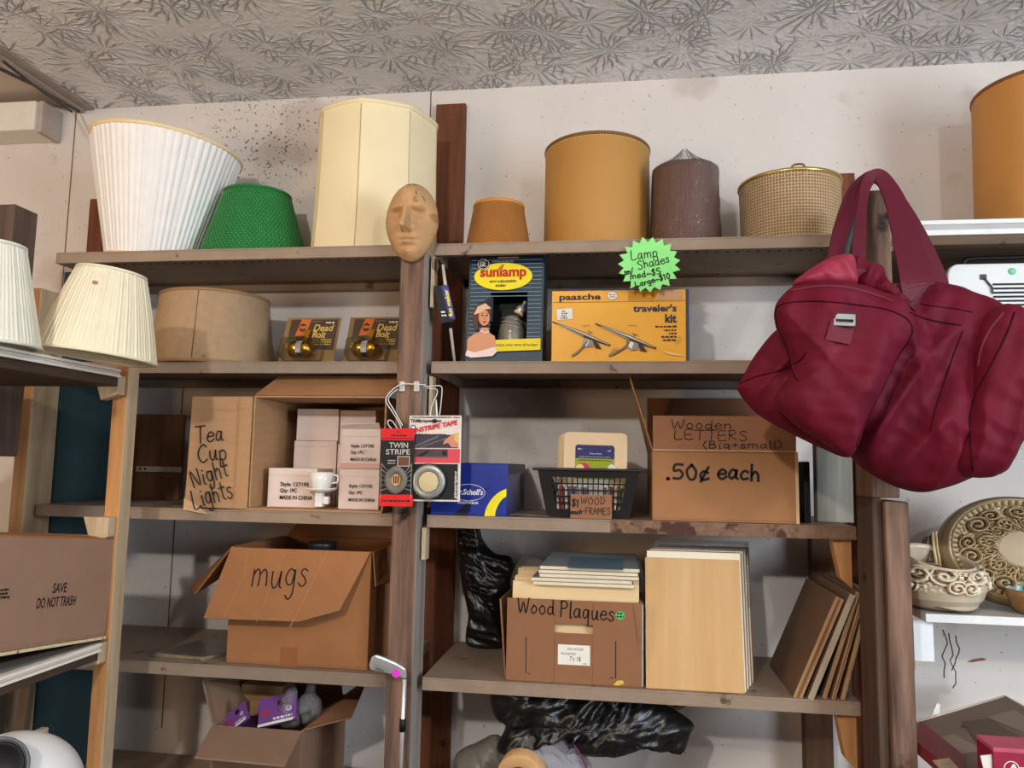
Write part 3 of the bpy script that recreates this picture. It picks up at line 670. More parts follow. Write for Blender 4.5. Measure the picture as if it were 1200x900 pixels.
# two pleated shades on the side unit
zs = 1.776+.0015
t = pleated('pleated_lampshade', 'cream pleated lampshade with reddish smudge tilted on the side shelf, left of the beige drum', Vector((at(113, 418, 1.28).x, 1.28, zs+.007)), .102, .058, .161, 84, .0016, CREAMFAB, CREAMFAB, 8, (R(-2), R(5.5), 0), .0045, flare=-.002)
a = R(-72); r_ = .069+.0024; mb = MB(); mb.sphere((r_*math.cos(a), r_*math.sin(a), .125), (.0052, .0012, .0036), 16, 8, 0, Matrix.Rotation(a+math.pi/2, 4, 'Z')); mb.build('smudge', mat('reddish_mark', (190, 128, 96), .8), t)
pleated('pleated_lampshade', 'ivory pleated lampshade cropped by the left edge on the side shelf', Vector((at(-22, 410, 1.10).x, 1.10, zs+.0012)), .083, .047, .168, 70, .0018, IVORYFAB, IVORYFAB, 12, (0, R(1), 0), .005)

# ================================================================== face mask
mp = at(480, 258, 1.545); t = thing('face_mask', 'pale brown carved face mask hanging at the top of the middle post', 'mask', (mp.x, 1.566, mp.z))
def g(x, z, cx, cz, sx, sz): return math.exp(-((x-cx)/sx)**2-((z-cz)/sz)**2)
HW, HH = .0585, .0875
def face(x, z):                                  # x, z in -1..1 of the oval
    d = .012*g(x, z, 0, .55, .7, .45)
    nose = max(0, 1-abs(x)/(.15+.10*max(0, -z+.05)))
    if -.34 < z < .2: d += .025*min(1, nose*1.7)*(.35+.65*min(1, (.2-z)/.45))
    d += .004*g(x, z, -.16, -.27, .08, .08)+.004*g(x, z, .16, -.27, .08, .08)
    for s in (-1, 1):
        d += .0035*g(x, z, s*.42, .25, .30, .045)
        d -= .011*g(x, z, s*.42, .12, .25, .11)
        d += .0045*g(x, z, s*.42, .08, .19, .05); d -= .006*g(x, z, s*.42, .06, .22, .020)
        d += .004*g(x, z, s*.52, -.22, .28, .25)
    d += .0055*g(x, z, 0, -.47, .27, .045)+.006*g(x, z, 0, -.585, .22, .05); d -= .0055*g(x, z, 0, -.525, .30, .018)
    d -= .003*g(x, z, 0, -.68, .25, .05); d += .006*g(x, z, 0, -.82, .22, .13)
    return d*1.55
mb = MB(); NR, NS = 46, 120; V = []; F = []
for i in range(NR+1):
    u = i/NR
    for j in range(NS):
        a = 2*math.pi*j/NS; x = u*math.cos(a); z = u*math.sin(a)
        wd = HW*(1-.20*max(0, -z)**1.5-.04*max(0, z)); y = -.038*max(0, 1-u**2.3)**.55-face(x, z)*min(1, (1-u)*5)
        nn = .0009*noise.noise(Vector((x*9, z*11, 1)))+.0004*noise.noise(Vector((x*30, z*30, 4)))
        V.append((x*wd, y+nn, z*HH))
for j in range(NS): pass
for i in range(NR):
    for j in range(NS): F.append((i*NS+j, (i+1)*NS+j, (i+1)*NS+(j+1) % NS, i*NS+(j+1) % NS))
B = len(V)
for i in range(NR+1):
    for j in range(NS): p = V[i*NS+j]; V.append((p[0]*.96, min(p[1]+.006, .002), p[2]*.96))
for i in range(NR):
    for j in range(NS): F.append(tuple(B+q for q in (i*NS+j, i*NS+(j+1) % NS, (i+1)*NS+(j+1) % NS, (i+1)*NS+j)))
for j in range(NS): a = NR*NS+j; b = NR*NS+(j+1) % NS; F.append((a, a+B, b+B, b))
mb.add(V, F, 0, True)
mb.build('carved_face', mat('mask_wood', (190, 148, 104), .8, var=.12, scale=30, bump=.35, bscale=90, spots=((160, 116, 76), 26, .62)), t)
mb = MB()
for pts in (((.018, .060), (.0185, .052), (.021, .047)), ((.030, .046), (.034, .041), (.036, .036)), ((-.01, .078), (0, .0765), (.012, .077))):
    def yy(x, z):
        X = x/HW; Z = z/HH; u = min(.99, math.hypot(X, Z)); return -.038*(1-u**2.3)**.55-face(X, Z)*min(1, (1-u)*5)-.0006
    mb.tube([(x, yy(x, z), z) for x, z in pts], .0007, 5)
mb.build('surface_cracks', mat('crack_brown', (96, 66, 42), .9), t)
mb = MB(); mb.box(-.012, .012, -.004, .006, .058, .066); mb.build('hanging_tab', WIRE, t)

# ================================================================== second shelf goods
def face_box(name, label, cat, xl, xr, yt, Y, zb, depth, mats, lean=0, yaw_=0, group=None, yb=None):
    """box standing on a shelf, its front face between photo columns xl..xr; returns (thing, width, height, units per px)"""
    yb = yb or (yt+60); a, b = at(xl, (yt+yb)/2, Y), at(xr, (yt+yb)/2, Y); w = b.x-a.x
    h = at((xl+xr)/2, yt, Y+lean*.5).z-zb
    t = thing(name, label, cat, (a.x, Y, zb+EPS), (0, 0, yaw_), group)
    return t, w, h, w/(xr-xl)
# deadbolt packs: card, clear blister, brass lock
BRN = flat('dark_brown_card', (84, 62, 50)); GOLDINK = flat('gold_print', (232, 196, 96)); ORG = flat('orange_print', (214, 112, 44)); TANC = flat('tan_card', (142, 112, 66))
def deadbolt(xl, label):
    a, b = at(xl, 424, 1.665), at(xl+65, 424, 1.665); w = b.x-a.x; h = .126; s = w/100
    lean = math.atan2(.045, h)
    t = thing('deadbolt_pack', label, 'lock', (a.x, 1.665, Z2+EPS), (-lean, 0, 0), 'deadbolt packs on the second shelf')
    mb = MB(); mb.box(0, w, 0, .002, 0, h); mb.build('backing_card', TANC, t, bevel=.0008)
    A = Art((0, 0, h), X_, Z_, s, sy=h/s/92); H = 92
    A.rect(9, 4, 96, 63, BRN); A.poly([(28, 4), (46, 4), (40, 36), (21, 36)], ORG); A.ell(33, 20, 7, 8, BRN); A.poly([(28, 17), (44, 17), (42, 22), (27, 22)], ORG)
    A.rect(10, 37, 22, 43, flat('green_print', (58, 92, 52))); A.rect(48, 7, 66, 9, flat('dull_print', (120, 104, 86)))
    A.text('Dead', 53, 27, 13, GOLDINK, w=37, bold=.012, shear=.2); A.text('Bolt', 53, 40.5, 13, GOLDINK, w=25, bold=.012, shear=.2)
    A.scribble(74, 12, 90, 3, WHITE, 1)
    for k, y in enumerate((45, 49.5, 54)): A.scribble(56, y, 90, 1.8, GOLDINK, 3+k)
    A.scribble(10, 53, 34, 2, WHITE, 8); A.scribble(9, 60, 30, 5, GOLDINK, 9); A.build('printed_front', t)
    lk = MB(); zc = h*.235; xc = w*.45; yc = -.0215
    M = Matrix.Translation((xc, yc, zc)) @ Matrix.Rotation(math.pi/2, 4, 'Y')
    for sg in (-1, 1):
        prof = [(.0185, .005), (.0205, .010), (.0200, .017), (.0170, .025), (.0105, .030), (.001, .0325)]
        lk.lathe([(r, sg*z) for r, z in prof], 32, 0, M=M)
    lk.lathe([(.0160, -.0065), (.0185, -.0065), (.0185, .0065), (.0160, .0065)], 32, 1, M=M)
    lk.box(xc-.002, xc+.007, yc+.010, yc+.019, zc+.012, zc+.046, 0); lk.box(xc-.004, xc+.008, yc+.012, yc+.020, zc+.046, zc+.058, 0)
    o = lk.build('brass_lock', [BRASS, flat('dark_gap', (40, 34, 28))], t)
    mb = MB(); n = 16
    V = [M @ Vector((.0192*math.cos(x_), .0192*math.sin(x_), zz)) for zz in (-.0065, .0065) for x_ in (R(110+14*q) for q in range(n))]
    mb.add(V, [(i, i+1, n+i+1, n+i) for i in range(n-1)], 0, True); bd = mb.build('label_band', flat('silver_label', (206, 204, 200)), t)
    L = Art((xc-.0065, yc-.0196, zc+.011), X_, Z_, .0001)
    for k, y in enumerate((20, 45, 80, 110, 150, 175)): L.scribble(14, y, 118, 9, BLACK, 20+k)
    L.build('label_text', bd)
    mb = MB()
    def bx(x0, x1, z0, z1, y): mb.box(x0, x1, -y, 0, z0, z1)
    bx(w*.10, w*.82, h*.03, h*.42, .043); mb.build('blister', film('blister_plastic', opacity=.0, rough=.05), t, bevel=.009)
    return t
deadbolt(325, 'brass deadbolt in blister pack, next to the beige drum lampshade')
deadbolt(401, 'brass deadbolt in blister pack, next to the middle wooden post')

# sunlamp box
NAVY = flat('navy_print', (30, 52, 70)); YEL = flat('yellow_print', (236, 212, 44)); RED = flat('red_print', (196, 44, 34)); SKYL = flat('pale_blue_stripe', (126, 160, 172))
SKIN = flat('printed_skin', (214, 150, 112)); HAIR = flat('printed_hair', (96, 50, 34)); PINKW = flat('pale_pink_print', (238, 214, 204))
t, w, h, s = face_box('sunlamp_box', 'dark blue and yellow sunlamp box with cut out window on the second shelf', 'box', 547, 636, 297, 1.635, Z2, .09, None, .02, yb=421)
t.rotation_euler = (-R(6), 0, 0); d = .085; u = w/100; H = h/u
wx0, wx1, wz0, wz1 = .30*w, .79*w, .16*h, .66*h
mb = MB()
mb.box(0, wx0, 0, .0015, 0, h); mb.box(wx1, w, 0, .0015, 0, h); mb.box(wx0, wx1, 0, .0015, 0, wz0); mb.box(wx0, wx1, 0, .0015, wz1, h)
mb.box(0, .0015, .0015, d, 0, h); mb.box(w-.0015, w, .0015, d, 0, h); mb.box(.0015, w-.0015, d-.0015, d, 0, h); mb.box(.0015, w-.0015, .0015, d-.0015, h-.0015, h); mb.box(.0015, w-.0015, .0015, d-.0015, 0, .0015)
mb.build('carton', [mat('dark_blue_carton', (34, 54, 70), .45, var=.12)], t)
A = Art((0, 0, h), X_, Z_, u, sy=H/142)
for k in range(23):
    y = 6+k*5.4
    if y < 55: A.line([(3, y), (97, y)], .8, SKYL)
    else: A.line([(3, y), (31, y)], .8, SKYL); A.line([(80, y), (97, y)], .8, SKYL)
A.poly([(15, 64), (34, 56), (34, 88), (12, 96)], flat('dark_blue_print2', (22, 34, 48)))
A.ell(46, 29, 39, 18.5, YEL); A.ell(46, 29, 37.5, 17.3, flat('yellow_print2', (246, 224, 40)))
A.ell(19, 12, 8.6, 7.8, BLACK); A.ell(19, 12, 7.8, 7, WHITE); A.ell(19, 12, 7, 6.2, BLACK); A.ink('GE', 14.5, 15, 6.5, WHITE, .9, w=9)
A.scribble(31, 10, 60, 2.2, SKYL, 3); A.rect(38, 3, 66, 5, flat('peach_tape', (206, 150, 130)))
A.text('sunlamp', 15, 29, 13, RED, w=62, bold=.035); A.poly([(38, 20), (44, 13), (47, 13), (44, 22)], ORG)
A.text('and adjustable', 28, 37, 3.6, BLACK, w=36, shear=.3, bold=.01); A.text('holder', 36, 43, 3.6, BLACK, w=15, shear=.3, bold=.01)
A.poly([(36, 113), (98, 111), (98, 126), (40, 128), (34, 122)], YEL); A.text('enjoy your time of suntan', 40, 121, 3.6, BLACK, w=54, shear=.3, bold=.012)
# printed sunbather: shoulders, neck, face, hair, hat
A.poly([(2, 132), (2, 112), (9, 106), (17, 103), (20, 97), (29, 97), (31, 104), (38, 108), (40, 118), (36, 132)], SKIN)
A.poly([(0, 133), (2, 126), (12, 129), (24, 126), (38, 122), (42, 128), (36, 134), (8, 136)], PINKW)
A.poly([(8, 88), (8, 74), (14, 66), (24, 64), (31, 70), (32, 82), (30, 92), (20, 76), (15, 90), (16, 100), (11, 100)], HAIR)
A.ell(23, 84, 7.2, 10.5, SKIN, rot=-.1); A.poly([(9, 80), (14, 69), (24, 65), (32, 72), (24, 73), (16, 78)], flat('printed_scarf', (226, 190, 150)))
A.ell(20.5, 81, 1.6, .9, BLACK); A.ell(26.5, 81, 1.6, .9, BLACK); A.poly([(20.5, 89), (24, 88.4), (27, 89), (24, 91.4)], RED); A.line([(23.6, 82), (24.4, 86)], .5, HAIR)
A.line([(18.5, 78.8), (22, 78.4)], .6, HAIR); A.line([(25, 78.4), (28.4, 78.8)], .6, HAIR)
A.line([(19, 101), (25, 104), (30, 102)], 1.2, WHITE)
A.build('printed_front', t)
mb = MB(); zc = .35*h; xc = .56*w
mb.lathe([(.0295, .000), (.0305, .012), (.0285, .032), (.0215, .050), (.0135, .060)], 36, 0, M=Matrix.Translation((xc, .040, zc-.030)), caps=(True, True))
mb.sphere((xc, .0100, zc-.012), (.0038, .002, .0038), 14, 8, 1)
for k in range(3):
    z = zc+.001+k*.009; r = (.0302, .0296, .0280)[k]+.0006
    mb.tube([(xc+r*math.sin(a), .040-r*math.cos(a), z+.006*math.sin(a*-.8)) for a in (R(-60+10*i) for i in range(13))], .0006, 5, 1)
lp = mb.build('lamp_reflector', [mat('grey_metal', (128, 120, 110), .32, spec=.7), METAL], t)
mb = MB(); M = Matrix.Translation((xc+.014, .034, zc+.034)) @ Matrix.Rotation(R(28), 4, 'Y')
mb.lathe([(.0115, 0), (.0115, .006)], 28, 1, M=M, caps=(True, True)); mb.lathe([(.009, .0062), (.0105, .012), (.0085, .018), (.004, .022), (.0035, .034)], 28, 0, M=M, caps=(True, True))
mb.build('clamp_knob', [METAL, flat('cream_plastic', (224, 200, 160))], t)
mb = MB(); mb.box(.002, w-.002, .078, .080, .002, h-.004); mb.build('inner_card', BLACK, t)

# feather-stick tool card left of the sunlamp box
a = at(521, 312, 1.62); b = at(533, 421, 1.64)
t = thing('packaged_stick', 'white stick with a black and yellow printed card leaning against the middle post', 'tool', (b.x, b.y, Z2+EPS))
q = lambda px, py, Y: at(px, py, Y)-Vector((b.x, b.y, Z2+EPS))
p0 = Vector((0, 0, .0)); p1 = q(519, 310, 1.60)
mb = MB(); mb.tube([p0+(p1-p0)*k for k in (0, .25, .5, .75, 1)], [.003, .0035, .0035, .0042, .003], 10); mb.build('stick', mat('grey_white_stick', (186, 180, 168), .6), t)
mb = MB(); mb.tube([p0+(p1-p0)*.36, p0+(p1-p0)*.5], .0055, 10); mb.build('grip', BLACK, t)
c = [q(508, 335, 1.598), q(525, 334, 1.604), q(532, 376, 1.610), q(517, 379, 1.604)]
mb = MB(); mb.prism(c, (0, .0012, 0)); mb.build('card', BLACK, t)
A = Art(c[0]+Vector((0, -.0004, 0)), (c[1]-c[0]), (c[0]-c[3]), (c[1]-c[0]).length/17)
A.poly([(9, 1), (17, 1), (17.5, 41), (11, 41)], flat('violet_blue_print', (60, 62, 140))); A.text('fun maker', 15.4, 38, 4.6, YEL, w=33, bold=.04, vert=True); A.scribble(2.5, 33, 8, 2, WHITE, 2); A.scribble(2.5, 37, 8, 2, WHITE, 4)
A.build('printed_front', t)

# airbrush kit box
t, w, h, s = face_box('airbrush_kit_box', 'wide yellow airbrush kit box with two pictured airbrushes on the second shelf', 'box', 646.5, 804, 340.5, 1.628, Z2, .11, None, 0, yb=421)
YB_ = mat('yellow_carton', (236, 168, 10), .42, var=.06, scale=10, spots=((200, 136, 24), 12, .68)); BLUEC = mat('dark_blue_card', (44, 54, 92), .5)
mb = MB(); mb.box(0, w, 0, .115, 0, h); mb.build('carton', YB_, t, bevel=.001)
mb = MB(); mb.box(w+.0002, w+.0062, .001, .115, .002, h+.001); mb.build('lid_side', BLUEC, t, bevel=.001)
mb = MB(); mb.box(.004, w-.012, .006, .113, h+.0002, h+.003); mb.build('lid_tab', BLUEC, t)
A = Art((0, 0, h), X_, Z_, w/160); DB = flat('blue_black_print', (36, 40, 66)); GREYP = flat('grey_print', (150, 142, 132)); DKP = flat('dark_line_print', (58, 44, 34))
A.text('paasche', 9, 11, 7.2, DB, w=50, bold=.03); A.ell(73, 6.5, 6.4, 5.4, DB); A.ell(73, 6.5, 5.9, 4.9, WHITE); A.scribble(69, 6, 77, 1.4, RED, 2); A.scribble(69.5, 8.6, 76.5, 1.2, DKP, 3)
A.rect(92, .8, 124, 13, flat('amber_patch', (204, 140, 30))); A.rect(126, 1.5, 156, 13, flat('pinkish_tape', (206, 156, 112)))
A.line([(0, 14.2), (160, 14.2)], .5, flat('amber_line', (150, 96, 20)))
A.text('traveler\'s', 149, 26.5, 8, DB, w=51, bold=.03, align='r'); A.text('kit', 149, 40, 10, DB, w=13.5, bold=.035, align='r')
for k, (x0, y) in enumerate(((124, 46), (134, 50.5), (140, 54.5), (131, 58.5), (133, 62.5))): A.scribble(x0, y, 149, 2.2, DKP, 30+k)
A.poly([(5.5, 23), (25, 21.5), (25.5, 35), (7, 36)], WHITE)
for k, (x0, x1) in enumerate(((13, 17), (12, 19), (12, 18), (10, 20))): A.scribble(x0, 26+2.8*k, x1, 1.5, BLACK, 40+k)
def airbrush(x, y, L, ang, hose):
    c, sn = math.cos(ang), math.sin(ang)
    T = lambda u, v: (x+u*c-v*sn, y+u*sn+v*c)
    A.poly([T(0, -.7), T(L*.55, -3), T(L, -1.2), T(L, 1.2), T(L*.6, 3.2), T(0, .7)], DKP)
    A.poly([T(1, -.2), T(L*.55, -2.2), T(L-2, -.6), T(L-2, 0), T(L*.55, .2)], flat('pale_grey_print', (206, 196, 178)))
    A.line([T(L*.1, 1.1), T(L*.55, 2)], .5, WHITE); A.line([T(L*.5, .8), T(L*.75, 1)], 1.4, DKP)
    A.line([T(L*.62, -3), T(L*.62, -6)], .7, DKP); A.line([T(L*.58, -6), T(L*.66, -6)], .7, DKP)
    A.poly([T(L*.58, 3), T(L*.72, 3), T(L*.76, 9), T(L*.66, 14), T(L*.58, 11)], GREYP); A.poly([T(L*.6, 4), T(L*.66, 4), T(L*.66, 12), T(L*.6, 10)], WHITE)
    A.poly([T(L*.72, 3), T(L*.8, 3), T(L*.9, 8), T(L*.8, 10)], DKP)
    A.line(catmull([(p[0], p[1], 0) for p in hose], 5), 2.6, DKP); A.line(catmull([(p[0], p[1], 0) for p in hose], 5), 1.2, GREYP)
airbrush(1, 38, 76, R(23), [(43, 62), (39, 68), (33, 75), (26, 80)])
airbrush(53, 41, 78, R(23), [(93, 60), (90, 68), (82, 74), (70, 80)])
A.line([(38, 44), (46, 43.5)], .5, DKP); A.line([(92, 44), (102, 44)], .5, DKP)
A.poly([(132, 74), (158, 80.5), (158, 81), (140, 79)], flat('worn_edge', (232, 200, 140)))
A.build('printed_front', t)

# starburst price sign on the shelf lip
c = at(760.5, 310, 1.592); t = thing('price_sign', 'lime green starburst sign reading Lamp Shades, taped to the top shelf edge', 'sign', (c.x, 1.592, c.z), (0, R(-2), 0))
LIME = mat('lime_card', (142, 232, 132), .6, var=.05, scale=60); px = .00178
mb = MB(); n = 19; P = []
for i in range(2*n):
    a = math.pi*i/n+.09; r = ((36.5 if i % 2 == 0 else 29.5)+random.uniform(-.8, .8))*px; P.append((r*math.cos(a), -.0006, r*math.sin(a)*.93))
mb.prism(P[::-1], (0, .0012, 0)); mb.build('starburst_card', LIME, t)
A = Art((0, -.0006, 0), X_, Z_, px); sl = R(12)
A.ink('Lamp', -20, -6, 11.5, INK, 1.15, w=32, slope=R(6)); A.ink('Shades', -12, 5.5, 10, INK, 1.2, w=38, slope=R(11))
A.ink('sm/', -29, 11, 7, INK, 1.2, w=11, slope=R(3)); A.ink('med~$5', -22, 17, 7.2, INK, 1.25, w=37, slope=R(8)); A.ink('Large~$10', -16, 26.5, 6.6, INK, 1.25, w=42, slope=R(12))
A.build('lettering', t)
# orange-brown strip behind on second shelf at right
a = at(812, 420, 1.63); b = at(884, 418, 1.63); mb = MB(); mb.box(0, b.x-a.x, 0, .05, 0, .005)
tag(mb.build('wood_strip', PINE, None, loc=(a.x, 1.63, Z2+EPS), bevel=.001), 'flat orange wood strip lying on the second shelf right of the yellow kit box', 'board')

# ================================================================== cardboard boxes
def slab(mb, a, b, c, d, t, m=0):               # quad a b c d thickened by t along its normal
    a, b, c, d = map(Vector, (a, b, c, d)); n = (b-a).cross(d-a).normalized()*t
    mb.hexa([a, b, c, d], [a+n, b+n, c+n, d+n], m)
def bent(mb, a, b, c, d, t, curl, k=8, m=0):    # flap a-b (hinge) to d-c, bowed by curl along the normal
    a, b, c, d = map(Vector, (a, b, c, d)); n = (b-a).cross(d-a).normalized(); V = []; F = []
    for s in (0, 1):
        for i in range(k+1):
            u = i/k; o = n*(curl*math.sin(math.pi*u)+s*t); V += [a.lerp(d, u)+o, b.lerp(c, u)+o]
    B = 2*(k+1)
    for i in range(k):
        q = 2*i; F += [(q, q+1, q+3, q+2), (B+q, B+q+2, B+q+3, B+q+1), (q, q+2, B+q+2, B+q), (q+1, B+q+1, B+q+3, q+3)]
    F += [(0, B, B+1, 1), (2*k, 2*k+1, B+2*k+1, B+2*k)]; mb.add(V, F, m)
def open_box(w, d, h, t=.004, taper=0, front=True):
    mb = MB(); mb.box(0, w, 0, d, 0, t)
    if front: mb.box(0, w, 0, t, t, h)
    mb.box(0, w, d-t, d, t, h); mb.box(0, t, t, d-t, t, h); mb.box(w-t, w, t, d-t, t, h); return mb

# --- tea cup night lights: box lying on its side, mouth to the viewer
a, b = at(291, 590, 1.612), at(449, 590, 1.612); w = b.x-a.x; h = at(300, 464, 1.612).z-Z3; d = .27
t = thing('cardboard_box', 'open cardboard box on its side with handwritten flap Tea Cup Night Lights', 'box', (a.x, 1.612, Z3+EPS))
tb = t; mb = MB(); k = .004
mb.box(0, w, 0, d, 0, k); mb.box(0, w, 0, d, h-k, h); mb.box(0, k, 0, d, k, h-k); mb.box(w-k, w, 0, d, k, h-k); mb.box(k, w-k, d-k, d, k, h-k)
mb.build('box_body', CARD_TAN, t, bevel=.0012)
fw = a.x-at(221, 530, 1.60).x
mb = MB(); slab(mb, (-fw, -.012, .004), (-.001, 0, 0), (-.001, 0, h-.002), (-fw+.004, -.014, h-.004), .004); o = mb.build('side_flap', CARD_TAN, t, bevel=.001)
A = Art((-fw, -.012, h-.003), Vector((fw, .012, 0)), Z_, fw/100); A.k = .0078
A.line([(79, 0), (79, 180)], 1, flat('pressed_crease', (168, 122, 80))); A.line([(1, 20), (100, 22)], .5, flat('pressed_crease', (168, 122, 80))); A.poly([(0, 178), (0, 160), (14, 166), (38, 182), (38, 184)], flat('torn_paper', (206, 166, 124)))
A.ink('Tea', 14, 74, 26, INK, 2, w=46, slope=R(6)); A.ink('Cup', 20, 104, 27, INK, 2, w=48, slope=R(8)); A.ink('Night', 14, 143, 28, INK, 2, w=62, slope=R(18)); A.ink('Lights', 18, 176, 30, INK, 2, w=66, slope=R(19))
A.build('lettering', o)
mb = MB(); slab(mb, (.002, .001, h), (w-.001, .001, h), (w+.026, .034, Z2-.029-Z3-EPS), (.038, .040, Z2-.029-Z3-EPS), .003); mb.build('top_flap', CARD_BROWN, t, bevel=.001)
mb = MB(); slab(mb, (.0, -.0005, .0), (0, -.010, -.0), (w, -.0075, 0), (w, -.0005, .0), .0035); mb.build('bottom_flap', CARD_TAN, t)
# white cartons inside
PINKC = mat('white_carton', (224, 206, 198), .75, var=.03, scale=20)
def small_carton(px0, px1, py0, py1, Y, dep, label, txt=True, flap=False):
    a, b = at(px0, (py0+py1)/2, Y), at(px1, (py0+py1)/2, Y); top = at((px0+px1)/2, py0, Y).z; bot = at((px0+px1)/2, py1, Y).z
    t = thing('small_carton', label, 'box', (a.x, Y, bot), group='small white cartons in the tea cup box'); w, h = b.x-a.x, top-bot
    mb = MB(); mb.box(0, w, 0, dep, 0, h); mb.build('carton', PINKC, t, bevel=.001)
    mb = MB(); mb.box(.001, w-.001, -.0012, 0, h*.80, h-.0006); mb.build('tuck_flap', PINKC, t, bevel=.0004)
    if txt:
        A = Art((0, -.0013, h), X_, Z_, w/100); H = h/w*100
        for k_, (s_, y) in enumerate((('Style 127195', .46), ('Qty: 1PC', .62), ('MADE IN CHINA', .80))): A.text(s_, 26, H*y, 7.5, INK, w=(58, 34, 66)[k_], bold=.02)
        if txt == 2: A.rect(0, H*.87, 100, H*.995, flat('pink_stain', (214, 166, 158)))
        A.build('printed_front', t)
    if flap:
        mb = MB(); slab(mb, (0, .004, h+.0003), (w, .004, h+.0003), (w, -.012, h+.016), (.002, -.012, h+.013), .0015); mb.build('open_flap', PINKC, t)
    return t
z0 = Z3+.004+EPS*2
def fit(t, z): t.location.z = z; return t
zb = Z3+EPS+.0045
def carton_at(x0, x1, Y, dep, zlow, hgt, label, txt=True, flap=False, py=560):
    a, b = at(x0, py, Y), at(x1, py, Y); t = thing('small_carton', label, 'box', (a.x, Y, zlow), group='small white cartons in the tea cup box'); w = b.x-a.x; h = hgt
    mb = MB(); mb.box(0, w, 0, dep, 0, h); mb.build('carton', PINKC, t, bevel=.001)
    mb = MB(); mb.box(.001, w-.001, -.0012, -.0001, h*.82, h-.0006); mb.build('tuck_flap', PINKC, t, bevel=.0004)
    if txt:
        A = Art((0, -.0013, h), X_, Z_, w/100); H = h/w*100
        for k_, (s_, y) in enumerate((('Style 127195', .46), ('Qty: 1PC', .62), ('MADE IN CHINA', .80))): A.text(s_, 26, H*y, 7.5, INK, w=(58, 34, 66)[k_], bold=.02)
        if txt == 2: A.rect(1, H*.86, 99, H*.995, flat('pink_stain', (214, 166, 158)))
        A.build('printed_front', t)
    if flap:
        mb = MB(); slab(mb, (.001, .004, h+.0003), (w-.001, .004, h+.0003), (w-.001, -.012, h+.014), (.003, -.012, h+.011), .0015); mb.build('open_flap', PINKC, t)
    return w
h1 = .088
carton_at(397.5, 444.5, 1.64, .085, zb, h1, 'small white carton in the tea cup box, lowest of the right column')
carton_at(398, 444.5, 1.64, .085, zb+h1+.0006, .087, 'small white carton with a pink stain, second up in the tea cup box', 2, True)
carton_at(314.5, 372, 1.655, .09, zb, .087, 'small white carton at the front left corner of the tea cup box')
carton_at(343, 393, 1.75, .08, zb, .075, 'small white carton at the back of the tea cup box, lowest of the left stack', False)
carton_at(343, 393, 1.75, .08, zb+.0756, .076, 'small white carton at the back of the tea cup box, second of the left stack', False)
carton_at(345, 394, 1.75, .08, zb+.1522, .076, 'small white carton at the back of the tea cup box, third of the left stack', False)
carton_at(394.5, 436, 1.752, .08, zb, .146, 'tall white carton at the back of the tea cup box, behind the right column', False)
carton_at(396, 438, 1.752, .08, zb+.1466, .079, 'small white carton topmost at the back right of the tea cup box', False)
# night light cup
c = at(376, 585, 1.632); t = thing('night_light', 'white tea cup and saucer night light with plug, in front of the small cartons', 'lamp', (c.x, 1.632, Z3+EPS+.0085))
CER = mat('white_ceramic', (240, 238, 234), .25, var=.02)
mb = MB(); mb.lathe([(.0165, .0385), (.021, .044), (.024, .056), (.0275, .0755), (.0268, .0755), (.0232, .056), (.019, .046), (.001, .0415)], 40); mb.tube(catmull([(.024, 0, .07), (.036, 0, .068), (.036, 0, .055), (.023, 0, .052)], 5), .002, 8); mb.build('cup', CER, t)
mb = MB(); mb.lathe([(.001, .031), (.014, .031), (.030, .0365), (.0345, .0405), (.0335, .0418), (.029, .039), (.014, .0362), (.001, .0362)], 44); mb.build('saucer', CER, t)
mb = MB(); mb.box(-.011, .006, -.009, .009, 0, .031); mb.box(.0062, .019, -.007, .007, .006, .023); mb.build('plug_base', mat('white_plastic', (236, 234, 230), .4), t, bevel=.002)

# --- mugs box
a, b = at(264.5, 778, 1.625), at(430, 788, 1.625); w = b.x-a.x; h = at(340, 644, 1.625).z-Z4; d = .285
t = thing('cardboard_box', 'orange brown cardboard box with handwritten mugs on its drooping front flap', 'box', (a.x, 1.625, Z4+EPS)); CARD_OR = mat('orange_cardboard', (164, 110, 68), .85, var=.08, scale=12, bump=.15, bscale=60)
tm = t; mb = open_box(w, d, h); mb.build('box_body', CARD_OR, t, bevel=.0012)
mb = MB(); L = lambda px, py, Y: at(px, py, Y)-Vector((a.x, 1.625, Z4+EPS))
f0, f1 = Vector((0, -.0005, h)), Vector((w, -.0005, h)); f3 = L(239, 725, 1.575); nrm = (f1-f0).cross(f3-f0).normalized(); O_ = Vector((a.x, 1.625, Z4+EPS)); f2 = atp(398, 716, O_+f0, nrm)-O_; f2b = atp(350, 729, O_+f0, nrm)-O_
V = []; nn = 8
nrm = nrm if nrm.y < 0 else -nrm; mb.prism([f0, f1, f2, f2b, f3], nrm*.0035); o = mb.build('front_flap', CARD_OR, t, bevel=.001)
n_ = (f3-f0); ux = (f1-f0).normalized(); uy = (f0-(f3-ux*((f3-f0).dot(ux)))).normalized()
A = Art(f0+nrm*.0036, ux, uy, w/160, lift=.0004)
CRS = flat('fold_crease', (182, 126, 80)); A.line([(20, 2), (22, 30), (8, 78)], .8, CRS); A.line([(64, 2), (46, 78)], .7, CRS); A.line([(112, 1), (92, 60), (84, 82)], .9, CRS)
A.ink('mugs', 32, 42, 32, INK, 1.5, w=66, slope=R(2)); A.build('lettering', o)
mb = MB(); slab(mb, (-.0005, .005, h), (-.0005, d-.01, h), L(222, 690, 1.80), L(229, 697, 1.64), .0035); mb.build('left_flap', CARD_OR, t, bevel=.001)
mb = MB(); slab(mb, (w+.0005, d-.01, h), (w+.0005, .005, h), (w+.006, .012, h-.075), (w+.020, d-.04, h-.085), .0035); mb.build('right_flap', CARD_OR, t, bevel=.001)
